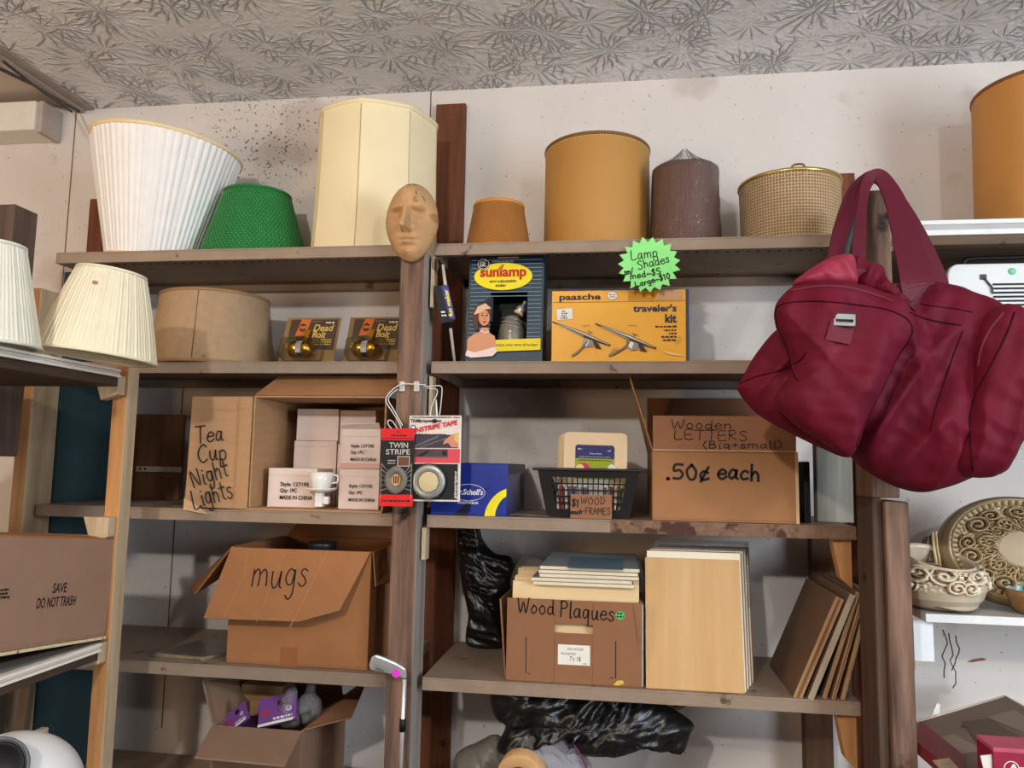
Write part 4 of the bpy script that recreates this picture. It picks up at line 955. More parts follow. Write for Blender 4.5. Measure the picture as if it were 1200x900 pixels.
mb = MB(); slab(mb, (0, d, h), (w, d, h), (w-.005, d+.02, h+.033), (.02, d+.02, h+.033), .0035); mb.build('back_flap', CARD_OR, t, bevel=.001)
A = Art((0, 0, h), X_, Z_, w/160); A.rect(62, 104, 82, 130, flat('darker_tape', (156, 98, 58))); A.build('tape_patch', t)
c = at(376, 640, 1.70); mt = thing('mug', 'black mug whose rim shows above the edge of the box of mugs', 'mug', (c.x, 1.71, Z4+EPS+.005))
mb = MB(); zz = h+.004; mb.lathe([(.001, 0), (.030, 0), (.031, zz-.01), (.033, zz-.004), (.031, zz), (.028, zz-.002), (.027, .01), (.001, .008)], 40); mb.build('body', mat('black_glaze', (34, 34, 36), .35, spec=.5), mt)
mb = MB(); mb.tube(catmull([(.030, 0, .13), (.05, 0, .12), (.05, 0, .07), (.030, 0, .06)], 5), .004, 8); mb.build('handle', MATS['black_glaze'], mt)
# flat packet on the same shelf
a = at(178, 777, 1.64); b = at(236, 780, 1.64)
t = thing('flat_packet', 'flat dark gold packet in clear plastic on the shelf left of the mugs box', 'packet', (a.x, 1.64, Z4+EPS))
ww = b.x-a.x; mb = MB(); mb.hexa([(0, 0, 0), (ww+.01, -.012, 0), (ww+.055, .10, 0), (.035, .13, 0)], [(0, 0, .007), (ww+.01, -.012, .007), (ww+.055, .10, .007), (.035, .13, .007)])
mb.build('contents', mat('olive_gold_print', (190, 170, 112), .4, rgb2=(136, 116, 74), scale=22), t, bevel=.002)
mb = MB(); mb.hexa([(-.005, -.004, 0), (ww+.016, -.017, 0), (ww+.062, .104, 0), (.032, .136, 0)], [(-.001, -.001, .009), (ww+.012, -.013, .009), (ww+.056, .101, .009), (.034, .132, .009)])
mb.build('clear_sleeve', film('clear_sleeve', opacity=.06), t)

# --- open box with purple packs on the lowest shelf
a = at(246, 895, 1.615); b = at(352, 895, 1.615); w = b.x-a.x; zt = at(290, 853, 1.615).z; h = zt-Z5; d = .27
t = thing('cardboard_box', 'dull open cardboard box with spread flaps holding purple packs on the lowest shelf', 'box', (a.x, 1.615, Z5+EPS)); L = lambda px, py, Y, o_=Vector((a.x, 1.615, Z5+EPS)): at(px, py, Y)-o_
t5 = t; w5 = w; o5 = Vector((a.x, 1.615, Z5+EPS))
mb = open_box(w, d, h); mb.build('box_body', CARD_DULL, t, bevel=.0012)
mb = MB(); mb.prism([Vector((0, -.0005, h)), Vector((w, -.0005, h)), L(334, 897, 1.52), L(228, 887, 1.52)], Vector((0, -.002, -.003))); mb.build('front_flap', CARD_DULL, t, bevel=.001)
mb = MB(); slab(mb, (0, .0, h), (0, d, h), L(277, 786, 1.86), L(236, 797, 1.66), .0035); mb.build('left_flap', CARD_DULL, t, bevel=.001)
mb = MB(); mb.prism([Vector((w, .0, h)), Vector((w, d, h)), L(431, 796, 1.86), L(412, 842, 1.68)], (.001, 0, .0035)); mb.build('right_flap', CARD_RED, t, bevel=.001)
mb = MB(); slab(mb, (.01, d, h), (w-.01, d, h), (w-.02, d+.01, h+.05), (.02, d+.01, h+.05), .0035); mb.build('back_flap', CARD_DULL, t)
a2 = at(282, 822, 1.78); b2 = at(330, 822, 1.78); q = thing('small_carton', 'small tan carton standing at the back of the box with purple packs', 'box', (a2.x, 1.78, Z5+EPS+.0045))
zt2 = at(305, 800, 1.80).z-Z5-.005; mb = MB(); mb.box(0, b2.x-a2.x, 0, .085, 0, zt2); mb.build('carton', CARD_TAN, q, bevel=.001)
mb = MB(); mb.box(.002, b2.x-a2.x-.002, -.0015, -.0001, zt2-.03, zt2-.001); mb.build('tape', flat('tan_tape', (176, 136, 90)), q)
PURP = mat('purple_card', (116, 66, 136), .5, var=.08); 
def pack(x, y, z, rx, ry, rz, label, col=PURP, big=1.0):
    q = thing('purple_pack', label, 'packet', (x, y, z), (rx, ry, rz), 'purple packs in the open box'); W_, H_ = .075*big, .055*big
    mb = MB(); mb.box(0, W_, 0, .008, 0, H_); mb.build('card', col, q, bevel=.001)
    A = Art((0, -.0001, H_), X_, Z_, W_/100); A.ell(62, 22, 12, 9, INK); A.ell(80, 40, 8, 7, WHITE); A.ell(80, 40, 4.5, 4, PURP); A.ell(20, 42, 8, 7, RED); A.scribble(40, 62, 90, 6, WHITE, 3); A.poly([(0, 66), (0, 73), (90, 73), (96, 66)], WHITE); A.build('printed_front', q)
c1 = at(302, 851, 1.66); pack(c1.x, c1.y, c1.z-.004, R(-38), R(-14), R(8), 'purple card pack with red and white dots lying in the open box', big=1.15)
c2 = at(268, 853, 1.65); pack(c2.x, c2.y, c2.z-.012, R(-30), R(-40), 0, 'purple and white pack tilted at the left of the open box', big=.75)
c3 = at(283, 850, 1.73); pack(c3.x, c3.y, c3.z-.03, R(-15), R(-5), R(-10), 'purple pack standing behind the other two in the open box', big=.9)
def crumple(pts, c, Y, fr, bk, label, name, m, amp, grp=None, cat='bag', seed=1):
    loc = at(c[0], c[1], Y); mb, _ = pillow(pts, c, Y, fr, bk, loc, fsum(folds(.6, 42, 16, amp, seed), folds(-.9, 60, 20, amp*.6, seed+3)), rings=22, k=10); o = mb.build(name, m, None, loc=loc); return tag(o, label, cat, grp)
PL = film('crumpled_clear_plastic', opacity=.16, rough=.12)
crumple([(328, 850), (326, 828), (338, 806), (348, 808), (346, 826), (350, 850)], (338, 832), 1.70, .018, .018, 'crumpled clear plastic bag in the open box, beside the tan carton', 'plastic_bag', PL, .008, 'clear plastic bags in the open box')
crumple([(352, 848), (350, 822), (358, 810), (362, 800), (368, 802), (369, 812), (376, 822), (374, 842)], (363, 828), 1.73, .02, .02, 'knotted clear plastic bag at the right of the open box', 'plastic_bag', PL, .008, 'clear plastic bags in the open box', seed=4)

# --- shoe box
a, b = at(504.5, 605, 1.607), at(593, 606, 1.607); w = b.x-a.x; h = at(560, 543.5, 1.607).z-Z3; d = .30
t = thing('shoe_box', 'royal blue shoe box with a yellow road curve, right of the middle post', 'box', (a.x, 1.607, Z3+EPS)); BLU = mat('royal_blue_carton', (26, 46, 138), .35, var=.05, coat=.3)
mb = open_box(w, d, h-.001, .002); mb.build('box_body', BLU, t, bevel=.0008)
mb = MB(); mb.box(-.001, w+.0015, .03, d+.001, h-.022, h+.001); mb.build('lid', mat('navy_lid', (20, 30, 78), .4), t, bevel=.001)
A = Art((0, 0, h), X_, Z_, w/88); NV = flat('navy_print2', (18, 24, 52)); H = h*88/w
A.poly([(24, 62), (42, 62), (48, 46), (60, 33), (70, 26), (88, 24), (88, 24.4), (72, 30), (50, 20)][:6]+[(70, 26), (60, 30), (44, 44), (34, 52)], NV)
rd = catmull([(63, H, 0), (65, H*.86, 0), (70, H*.70, 0), (78, H*.56, 0), (88, H*.47, 0)], 6); rd2 = catmull([(88, H*.62, 0), (83, H*.68, 0), (79, H*.78, 0), (76, H*.9, 0), (75.5, H, 0)], 6)
A.poly([(p.x, p.y) for p in rd+rd2], flat('road_yellow', (240, 222, 30)))
A.ell(44, H*.56, 19.5, 9.6, WHITE); A.ell(44, H*.56, 18.9, 9, flat('blue_print', (28, 46, 140)))
A.text("Dr.Scholl's", 44, H*.60, 6.2, WHITE, w=34, bold=.03, shear=.15, align='c'); A.text('FOOTWEAR', 44, H*.78, 2.8, WHITE, w=24, bold=.02, align='c'); A.build('printed_front', t)
A = Art((w+.0001, 0, h), Y_, Z_, d/100, lift=.0017); A.ell(82, 12, 8, 6, NV); A.ell(82, 24, 8, 6, NV); A.build('printed_side', t)

# --- basket
a, b = at(641, 600, 1.635), at(738, 603, 1.635); x0, x1 = a.x, b.x; a2, b2 = at(632, 552, 1.612), at(752, 553, 1.612); zt = at(690, 551, 1.612).z-Z3
t = thing('plastic_basket', 'black plastic grid basket filled with wooden picture frames', 'basket', ((x0+x1)/2, 1.72, Z3+EPS)); BLKP = mat('black_plastic', (30, 27, 27), .4, spec=.5, var=.05)
wb, wt = (x1-x0)/2, (b2.x-a2.x)/2; db, dt = .085, .104
def side_grid(mb, A0, A1, B0, B1, nx, nz, solid):   # bottom corners A0 A1, top corners B0 B1
    A0, A1, B0, B1 = map(Vector, (A0, A1, B0, B1)); P = lambda u, v: (A0.lerp(A1, u)).lerp(B0.lerp(B1, u), v)
    n = (A1-A0).cross(B0-A0).normalized()*.0022
    def strip(u0, u1, v0, v1):
        q = [P(u0, v0), P(u1, v0), P(u1, v1), P(u0, v1)]; mb.hexa(q, [p-n for p in q])
    u0, u1, v0, v1 = solid; strip(0, 1, 0, v0); strip(0, 1, v1, 1); strip(0, u0, v0, v1); strip(u1, 1, v0, v1)
    for i in range(1, nx): u = u0+(u1-u0)*i/nx; strip(u-.006, u+.006, v0, v1)
    for i in range(1, nz): v = v0+(v1-v0)*i/nz; strip(u0, u1, v-.014, v+.014)
mb = MB(); c = [(-wb, -db, 0), (wb, -db, 0), (wb, db, 0), (-wb, db, 0)]; tt = [(-wt, -dt, zt), (wt, -dt, zt), (wt, dt, zt), (-wt, dt, zt)]
for i, nx in ((0, 14), (1, 10), (2, 14), (3, 10)): side_grid(mb, c[i], c[(i+1) % 4], tt[i], tt[(i+1) % 4], nx, 5, (.12, .88, .17, .84))
mb.box(-wb, wb, -db, db, 0, .003); mb.build('grid_body', BLKP, t)
mb = MB(); e = .0035
for i in range(4): mb.tube([Vector(tt[i]), Vector(tt[(i+1) % 4])], e, 8)
for s in (-1, 1): mb.box(min(s*wt, s*(wt+.016)), max(s*wt, s*(wt+.016)), -.06, .06, zt-.003, zt+.003)
mb.build('rim', BLKP, t, bevel=.001)
tk = t
# frames / plaques standing in the basket
FR = mat('pale_wood_frame', (232, 204, 166), .6, var=.05, scale=8)
def rrect(w, h, r, n=5):
    P = []
    for cx, cz, a0 in ((w-r, h-r, 0), (r, h-r, 90), (r, r, 180), (w-r, r, 270)):
        for i in range(n+1): a = R(a0+90*i/n); P.append((cx+r*math.cos(a), 0, cz+r*math.sin(a)))
    return P
kk = [(659, 734, 1.655, 506, 'front', 'pale wooden frame with blue and green picture card, foremost in the basket'), (654, 728, 1.677, 508, 'mid', 'pale wooden frame in the basket, second from the front'), (653, 726, 1.70, 509, 'mid', 'pale wooden frame in the basket, third from the front'), (652, 724, 1.722, 510, 'mid', 'pale wooden frame in the basket, rearmost')]
for xl, xr, Y, yt, kd, lab in kk:
    a, b = at(xl, 540, Y), at(xr, 540, Y); W_ = b.x-a.x; H_ = at(690, yt, Y).z-Z3-.005
    q = thing('picture_frame', lab, 'frame', (a.x, Y, Z3+EPS+.0045), (0, R(1), 0), 'wooden frames in the basket'); mb = MB(); mb.prism(rrect(W_, H_, .012), (0, .009, 0)); mb.build('frame', FR, q, bevel=.0015)
    if kd == 'front':
        A = Art((0, 0, H_), X_, Z_, W_/75); NB = flat('card_navy', (46, 48, 104)); GN = flat('card_green', (154, 166, 40))
        A.poly([(14, 42), (14, 17), (16, 15), (58, 15), (60, 18), (60, 42)], NB); A.rect(14, 31, 60, 55, GN); A.rect(14, 55, 60, 76, WHITE)
        A.text('Picture frame', 38, 26, 2, WHITE, w=14, align='c'); A.scribble(17, 20.5, 22, 1.2, WHITE, 2); A.scribble(52, 22, 56, 1.2, WHITE, 4); A.scribble(18, 29.5, 56, 1.1, SKYL, 5); A.scribble(18, 33.5, 57, 1.2, DKP, 7)
        A.ell(24, 42, 7, 6, flat('pink_print', (200, 60, 84))); A.ell(20, 43, 5, 5, flat('cream_print', (240, 216, 150))); A.ell(57, 44, 5, 7, WHITE); A.build('picture_card', q)
# stuffing seen through the grid
a = at(653, 600, 1.645); rr2 = random.Random(3)
q = thing('card_stack', 'stack of small white and printed cards seen through the grid of the basket', 'cards', (a.x, 1.640, Z3+EPS+.0045)); mb = MB(); x = 0; PCOL = [PAPER, flat('wine_print', (150, 60, 66)), flat('sage_print', (120, 130, 80)), flat('lilac_print', (120, 116, 140))]
while x < .125:
    tq = rr2.uniform(.003, .009); mb.box(x, x+tq-.0005, 0, .012, 0, .062+rr2.uniform(-.004, .0), rr2.choice([0, 0, 0, 0, 1, 2, 3])); x += tq
mb.build('cards', PCOL, q)
a, b = at(668.5, 603, 1.612), at(717, 604, 1.612); W_ = b.x-a.x; H_ = at(690, 580, 1.612).z-Z3
q = thing('price_card', 'small brown cardboard price sign reading $1 wood, leaning on the black basket', 'sign', (a.x, 1.612, Z3+EPS), (R(-5), 0, 0)); mb = MB(); mb.box(0, W_, 0, .002, 0, H_); mb.build('card', CARD_RED, q)
A = Art((0, 0, H_), X_, Z_, W_/48, lift=.0003); A.ink('WOOD', 12, 11, 8, INK, .9, w=29); A.ink('-FRAMES', 14, 22.5, 7.5, INK, .9, w=33); A.ink('$1', 1.5, 14, 8, INK, 1.6, w=9); A.ink('each', .5, 22.5, 5, INK, 1.3, w=14); A.build('lettering', q)
a = at(588, 600, 1.62); b = at(640, 600, 1.62); mb = MB(); n_ = 22
rr3 = random.Random(9)
for k in range(7):
    cx, cy = rr3.uniform(.006, b.x-a.x-.01), rr3.uniform(0, .05); rad = rr3.uniform(.009, .016)
    mb.prism([(cx+rad*1.5*math.cos(q_)*rr3.uniform(.7, 1), cy+rad*math.sin(q_)*rr3.uniform(.7, 1), k*.0005) for q_ in (2*math.pi*i/9 for i in range(9))], (0, 0, .0005))
tag(mb.build('paper_scraps', mat('newsprint', (164, 158, 152), .8, rgb2=(110, 106, 104), scale=60), None, loc=(a.x+.005, 1.625, Z3+EPS)), 'scraps of grey paper on the shelf between blue shoe box and basket', 'paper')

# --- wooden letters box
a, b = at(764.5, 608, 1.615), at(936, 611, 1.615); w = b.x-a.x; h = at(850, 529, 1.615).z-Z3; d = .30
t = thing('cardboard_box', 'cardboard box with handwritten Wooden Letters flap and .50 cents each on its front', 'box', (a.x, 1.615, Z3+EPS)); CARD_Y = mat('warm_cardboard', (162, 114, 74), .85, var=.06, scale=12, bump=.12, bscale=60)
L = lambda px, py, Y, o_=Vector((a.x, 1.615, Z3+EPS)): at(px, py, Y)-o_
mb = open_box(w, d, h); mb.build('box_body', CARD_Y, t, bevel=.0012)
hz = at(850, 488, 1.60).z-Z3
mb = MB(); slab(mb, (.001, -.0045, h-.001), (w-.003, -.0045, h-.001), (w-.003, -.012, hz), (.001, -.012, hz), -.003); o = mb.build('front_flap', CARD_RED, t, bevel=.001)
up = Vector((0, -.0075, hz-h)).normalized(); A = Art((.001, -.0121, hz), X_, up, w/171, lift=.0010)
A.ink('Wooden', 22, 15.5, 11.5, INK, 1.1, w=74); A.ink('LETTERS', 26, 29, 11.5, INK, 1.0, w=88); A.ink('(Big+small)', 60, 39, 8.5, INK, 1.1, w=94, slope=R(1)); A.rect(0, 41.2, 168, 42.4, flat('pale_torn_edge', (214, 178, 138))); A.build('lettering', o)
mb = MB(); slab(mb, (0, d, h), (w, d, h), (w, d+.004, h+.135), (.0, d+.004, h+.135), -.003); mb.build('back_flap', CARD_RED, t)
mb = MB(); slab(mb, (-.0005, .0, h), (-.0005, d*.96, h), L(738, 440, 1.80), L(736, 438, 1.64), .003); mb.build('left_flap', CARD_Y, t, bevel=.001)
mb = MB(); mb.box(w-.0045, w+.0015, -.0008, .0005, 0, h); mb.build('torn_corner', flat('pale_torn_edge', (214, 178, 138)), t)
A = Art((0, 0, h), X_, Z_, w/171); A.ink('.50¢', 16, 34, 18, INK, 3.2, w=55, slope=R(-1)); A.ink('each', 78, 34, 19, INK, 3.2, w=52, slope=R(-1)); A.build('lettering', t)
# things right of it
a = at(938, 608, 1.66); mb = MB(); mb.box(0, .012, 0, .16, 0, .125); q = mb.build('black_book', mat('black_cover', (26, 26, 28), .5), None, loc=(a.x+.009, 1.66, Z3+EPS), bevel=.002); tag(q, 'thin black book standing between the wooden letters box and the grey plank', 'book')
a = at(958, 610, 1.70); b = at(1001, 610, 1.70); mb = MB(); mb.box(0, b.x-a.x, 0, .03, 0, .235)
tag(mb.build('grey_plank', wood('grey_driftwood', (166, 162, 150), (124, 120, 108), 2, scale=7), None, loc=(a.x, 1.70, Z3+EPS), bevel=.002), 'weathered grey plank standing on the third shelf beside the right post', 'board')

# ================================================================== fourth shelf, right bay
# --- wood plaques box
a, b = at(592.5, 803, 1.612), at(752, 810, 1.612); w = b.x-a.x; h = at(670, 704, 1.612).z-Z4; d = .24
O_ = Vector((a.x, 1.612, Z4+EPS))
t = thing('cardboard_box', 'reddish cardboard box with handle slot and handwritten Wood Plaques', 'box', O_); CARD_PL = mat('plaque_cardboard', (142, 98, 68), .85, var=.06, scale=12, bump=.12, bscale=60)
k = .004; sx0, sx1, sz0, sz1 = .36*w, .645*w, .60*h, .71*h; mb = MB()
for x0, x1, z0, z1 in ((0, sx0, 0, h), (sx1, w, 0, h), (sx0, sx1, 0, sz0), (sx0, sx1, sz1, h)): mb.box(x0, x1, 0, k, z0, z1)
mb.box(0, w, k, d, 0, k); mb.box(0, w, d-k, d, k, h-.01); mb.box(w-k, w, k, d-k, k, h); mb.build('box_body', CARD_PL, t, bevel=.001)
mb = MB(); slab(mb, (.0005, .004, k), (.0005, d-k, k), (-.016, d-k, h-.012), (-.014, .008, h-.004), -.0035); mb.build('left_panel', CARD_PL, t, bevel=.001)
mb = MB(); mb.box(w+.0003, w+.0035, .002, d, .002, h-.004); mb.build('right_panel', mat('grey_card', (172, 164, 158), .8), t)
A = Art((0, 0, h), X_, Z_, w/160); H = h*160/w
A.ink('Wood', 13, H*.18, 17, INK, 1.7, w=46); A.ink('Plaques', 64, H*.20, 18, INK, 1.7, w=66, slope=R(-2))
A.build('lettering', t); A = Art((0, 0, h), X_, Z_, w/160); A.ell(135, H*.155, 5.2, 4.8, flat('green_sticker', (76, 190, 110))); A.scribble(131.5, H*.145, 138, 2.2, INK, 3); A.scribble(131, H*.18, 139, 2.2, INK, 4)
A.build('price_sticker', t); A = Art((0, 0, h), X_, Z_, w/160); A.rect(62, H*.535, 100, H*.775, WHITE); A.text('OLD WOOD', 73, H*.60, 3, BLACK, w=19); A.text('PLAQUES', 66, H*.655, 2.6, BLACK, w=17); A.text("7's 1$", 76, H*.725, 5, BLACK, w=13); A.text('ea', 92, H*.76, 2.2, BLACK, w=4)
A.build('paper_label', t); A = Art((0, 0, h), X_, Z_, w/160); A.line([(24, H*.47), (24, H*.90), (29, H*.905)], .9, BLACK); A.build('slot', t); A = Art((0, 0, h), X_, Z_, w/160); A.line([(130, H*.47), (130, H*.90), (124, H*.905)], 1.1, BLACK)
A.build('slot', t); A = Art((0, 0, h), X_, Z_, w/160); A.line([(150, 2), (156, H*.50)], .8, flat('dark_score', (120, 74, 46))); A.poly([(127, H*.985), (132, H*.93), (138, H*.925), (140, H*.96), (133, H*.99)], flat('yellow_tape_bit', (214, 184, 70)))
A.build('tape_and_score', t)
BIRCH = mat('birch_panel', (226, 198, 152), .5, var=.04, scale=6); ZW = Z4+EPS+.0045
def upright(px0, px1, ptop, Y, lean, col, label, name='wood_plaque', grp='wooden plaques in and on the plaque box', th=.006):
    a_, b_ = at(px0, 690, Y), at(px1, 690, Y); H_ = at((px0+px1)/2, ptop, Y+lean).z-ZW
    q = MB(); q.box(0, b_.x-a_.x, 0, th, 0, math.hypot(H_, lean)); o = q.build(name, col, None, loc=(a_.x, Y, ZW), rot=(-math.atan2(lean, H_), 0, 0), bevel=.001); return tag(o, label, 'plaque', grp)
upright(600, 749, 683, 1.622, .012, BIRCH, 'pale wooden plaque standing foremost in the plaque box')
upright(602, 749, 678, 1.636, .014, BIRCH, 'pale wooden plaque standing second from the front in the plaque box')
upright(603, 747, 676, 1.650, .016, BIRCH, 'pale wooden plaque standing third from the front in the plaque box')
upright(606, 740, 670, 1.70, .012, BIRCH, 'pale wooden plaque standing fourth from the front in the plaque box')
upright(606, 740, 668, 1.735, .012, BIRCH, 'pale wooden plaque standing fifth from the front in the plaque box')
upright(606, 740, 666, 1.79, .012, BIRCH, 'pale wooden plaque standing rearmost in the plaque box')
zt = max(at(674, 683, 1.634).z, at(674, 666, 1.79).z)+.006
zz = at(685, 688, 1.625).z+.002
PLQ = flat('cream_plaque_edge', (226, 212, 186)); GRT = mat('grey_print_face', (150, 156, 158), .35, rgb2=(120, 128, 134), scale=18)
for i in range(5):
    x0, x1 = (624, 741) if i < 2 else (628, 744); a_, b_ = at(x0, 690, 1.628), at(x1, 690, 1.628); W_ = b_.x-a_.x; off = (.003, -.001, .008, .006, .009)[i]
    zz_ = zz+.0005+i*.0079; q = thing('wood_plaque', 'thin cream edged plaque lying on the plaque box, %s' % ('lowest of five', 'second from the bottom', 'third from the bottom', 'fourth from the bottom', 'topmost with a grey picture')[i], 'plaque', (a_.x+off, 1.615+off*.3, zz_), (R(4.0), 0, 0), 'flat plaques stacked on the plaque box')
    mb = MB(); sh = .026
    mb.hexa([(0, 0, 0), (W_, 0, 0), (W_-.004, .17, 0), (.012, .17, 0)], [(0, 0, .0068), (W_, 0, .0068), (W_-.004, .17, .0068), (.012, .17, .0068)]); o = mb.build('board', [PLQ, GRT], q, bevel=.0006)
    for p in o.data.polygons:
        if p.normal.z > .9: p.material_index = 1
    if i == 4:
        A = Art((0, .17, .0068), X_, Y_, W_/100); A.rect(28, 30, 84, 90, flat('blue_grey_print', (96, 118, 136))); A.build('picture', q)
loc = at(735, 680, 1.66); mb, _ = pillow([(600, 690), (606, 660), (622, 650), (660, 656), (735, 650), (752, 664), (754, 694), (740, 702), (640, 702)], (680, 678), 1.80, .03, .02, loc, folds(.5, 40, 14, .010, 5), rings=16, k=8)
tag(mb.build('plastic_sleeve', film('plaque_plastic', opacity=.05), None, loc=loc), 'loose clear plastic wrapping behind the plaques in the plaque box', 'plastic wrap')

# --- stack of upright plywood panels
yf = 1.612; lean = .055
for i in range(9):
    Y = yf+i*.0115; a_, b_ = at(757, 806, yf), at(873, 811, yf); W_ = (b_.x-a_.x)
    ht = at(810, 655, yf+lean).z-Z4+(0 if i == 0 else .012+.0008*i); L_ = math.hypot(ht, lean)
    o = thing('plywood_panel', 'plain plywood panel leaning on the fourth shelf, %s' % ('foremost of the stack' if i == 0 else 'rearmost of the stack' if i == 8 else ['second', 'third', 'fourth', 'fifth', 'sixth', 'seventh', 'eighth'][i-1]+' from the front'), 'board', (a_.x+i*.0042, Y, Z4+EPS), (-math.atan2(lean, ht), 0, 0), 'plywood panels stacked on the fourth shelf')
    q = MB(); q.box(0, W_, 0, .0085, 0, L_)
    q = q.build('panel', [OAKY, flat('pale_ply_edge', (242, 232, 210)), wood('ply_edge', (150, 112, 74), (110, 80, 52), 2, knots=False)], o, bevel=.0006)
    for p in q.data.polygons:
        if abs(p.normal.x) > .9 or abs(p.normal.z) > .9 or i: p.material_index = 2-(i % 2)
    if i >= 5:
        mb = MB(); mb.box(-.001, W_+.001, -.0006, .0091, L_*.55, L_+.012); mb.build('plastic_sleeve', film('plaque_plastic', opacity=.05), o)
# --- leaning boards
BRB = mat('brown_hardboard', (112, 84, 62), .6, var=.08, scale=14); EDGE = wood('board_edge_wood', (190, 152, 112), (150, 112, 78), 2, knots=False)
for i, (px, th, ang, m, rec, lab) in enumerate(((921, .017, 23.5, BRB, 0, 'brown board leaning right on the fourth shelf, leftmost of the leaning boards'), (946, .012, 22.5, flat('grey_board_edge', (176, 160, 140)), -.006, 'grey edged board leaning right, second of the leaning boards'), (963, .009, 18.5, EDGE, .006, 'thin tan board leaning right, third of the leaning boards'), (974, .008, 17, EDGE, .0, 'thin tan board leaning right, fourth of the leaning boards'), (984.5, .009, 15.5, EDGE, .004, 'tan board leaning right, last before the wooden post'))):
    p = at(px, 818, 1.606+rec); L_ = (.212, .218, .216, .218, .214)[i]
    if i == 0: p = at(929, 815, 1.606)
    o = thing('leaning_board', lab, 'board', (p.x, 1.606+rec, Z4+EPS+.0006), (0, R(ang), 0), 'boards leaning against the right post')
    q = MB(); q.box(0, th, 0, .245-rec, 0, L_); q = q.build('board', [BRB, m if i else EDGE], o, bevel=.0012)
    for pl in q.data.polygons:
        if abs(pl.normal.y) > .9 or abs(pl.normal.z) > .9: pl.material_index = 1
    if i in (0, 3):
        mb = MB(); mb.box(th*.35, th*.65, -.0004, .0006, .002, L_-.002); mb.build('edge_groove', flat('dark_groove', (120, 84, 54)), o)

# ================================================================== bags in the lower right bay
BLKB = mat('black_bin_bag', (14, 14, 16), .36, var=.2, spec=.6)
def bagobj(name, outline, c, Y, fr, bk, label, m, fold, rings=26, k=12, loc=None):
    loc = loc or at(c[0], c[1], Y); mb, data = pillow(outline, c, Y, fr, bk, loc, fold, rings=rings, k=k); o = mb.build(name, m, None, loc=loc); tag(o, label, 'bag'); return o, data, loc
f1 = fsum(folds(1.35, 50, 9, .012, 2), folds(.8, 70, 22, .006, 7))
bagobj('black_bin_bag', [(536, 603), (556, 603), (566, 632), (580, 648), (600, 655), (600, 690), (588, 720), (590, 758), (548, 756), (549, 720), (540, 675)], (566, 690), 1.875, .035, .03, 'crumpled black bin bag hanging between the third and fourth shelf', BLKB, f1)
f2 = fsum(folds(-.5, 34, 9, .020, 3), folds(-1.0, 60, 20, .008, 9))
bagobj('black_bin_bag', [(576, 797), (620, 796), (680, 797), (740, 802), (775, 822), (811, 846), (809, 862), (801, 881), (790, 868), (760, 875), (722, 885), (690, 884), (660, 880), (640, 868), (600, 880), (582, 878), (592, 850), (578, 836)], (680, 846), 1.70, .06, .06, 'large crumpled black bin bag sagging under the fourth shelf', BLKB, f2)
GRB = mat('grey_plastic_bag', (128, 122, 112), .35, var=.1)
bagobj('grey_plastic_bag', [(530, 905), (536, 882), (556, 872), (578, 862), (590, 868), (596, 888), (598, 908), (590, 936), (534, 936)], (562, 900), 1.74, .05, .05, 'crumpled grey plastic bag beside the stud at the bottom', GRB, folds(.7, 50, 16, .012, 6))
o, dt, lc = bagobj('clear_plastic_bag', [(603, 908), (606, 880), (618, 858), (636, 848), (655, 849), (672, 864), (686, 884), (696, 905), (704, 951), (600, 951)], (650, 900), 1.68, .05, .05, 'clear plastic bag with a purple zip edge below the black bin bag', film('grey_clear_plastic', (190, 190, 205), opacity=.22, rough=.15), folds(.9, 40, 14, .012, 8))
mb = MB(); mb.tube(catmull([at(655, 852, 1.665)-lc, at(672, 872, 1.65)-lc, at(684, 892, 1.645)-lc, at(692, 910, 1.645)-lc], 6), .002, 7); z_ = mb.build('zip_edge', flat('purple_zip', (110, 40, 80)), o)
c = at(615, 903, 1.625); t = thing('wooden_ring', 'pale wooden roll end in front of the clear plastic bag at the bottom edge', 'roll', c, (R(12), 0, R(-10)))
mb = MB(); M = Matrix.Rotation(R(90), 4, 'X'); mb.lathe([(.025, 0), (.048, 0), (.0495, .002), (.0495, .03), (.025, .03), (.025, 0)], 48, M=M); mb.build('ring', wood('pale_ring_wood', (222, 180, 128), (196, 150, 100), 0, knots=False), t, bevel=.001)
mb = MB(); mb.lathe([(.006, .006), (.0235, .006), (.0235, .025)], 40, M=M); mb.build('core', flat('grey_core', (120, 104, 96)), t)
c = at(783, 800, 1.925); t = thing('oval_frame', 'edge of an oval gold and brown frame behind the black bin bag', 'frame', (c.x, 1.925, c.z), (R(-4), 0, 0)); mb = MB(); M = Matrix.Translation((0, 0, 0)) @ Matrix.Rotation(R(90), 4, 'X')
mb.lathe([(.052, .002), (.054, .010), (.060, .012), (.064, .006), (.064, 0), (.052, 0), (.052, .002)], 60, M=M); mb.build('moulding', mat('gold_brown_moulding', (150, 112, 70), .4), t); mb = MB(); mb.lathe([(.0005, .003), (.052, .003)], 60, M=M); mb.build('picture', flat('pale_picture', (206, 194, 176)), t)

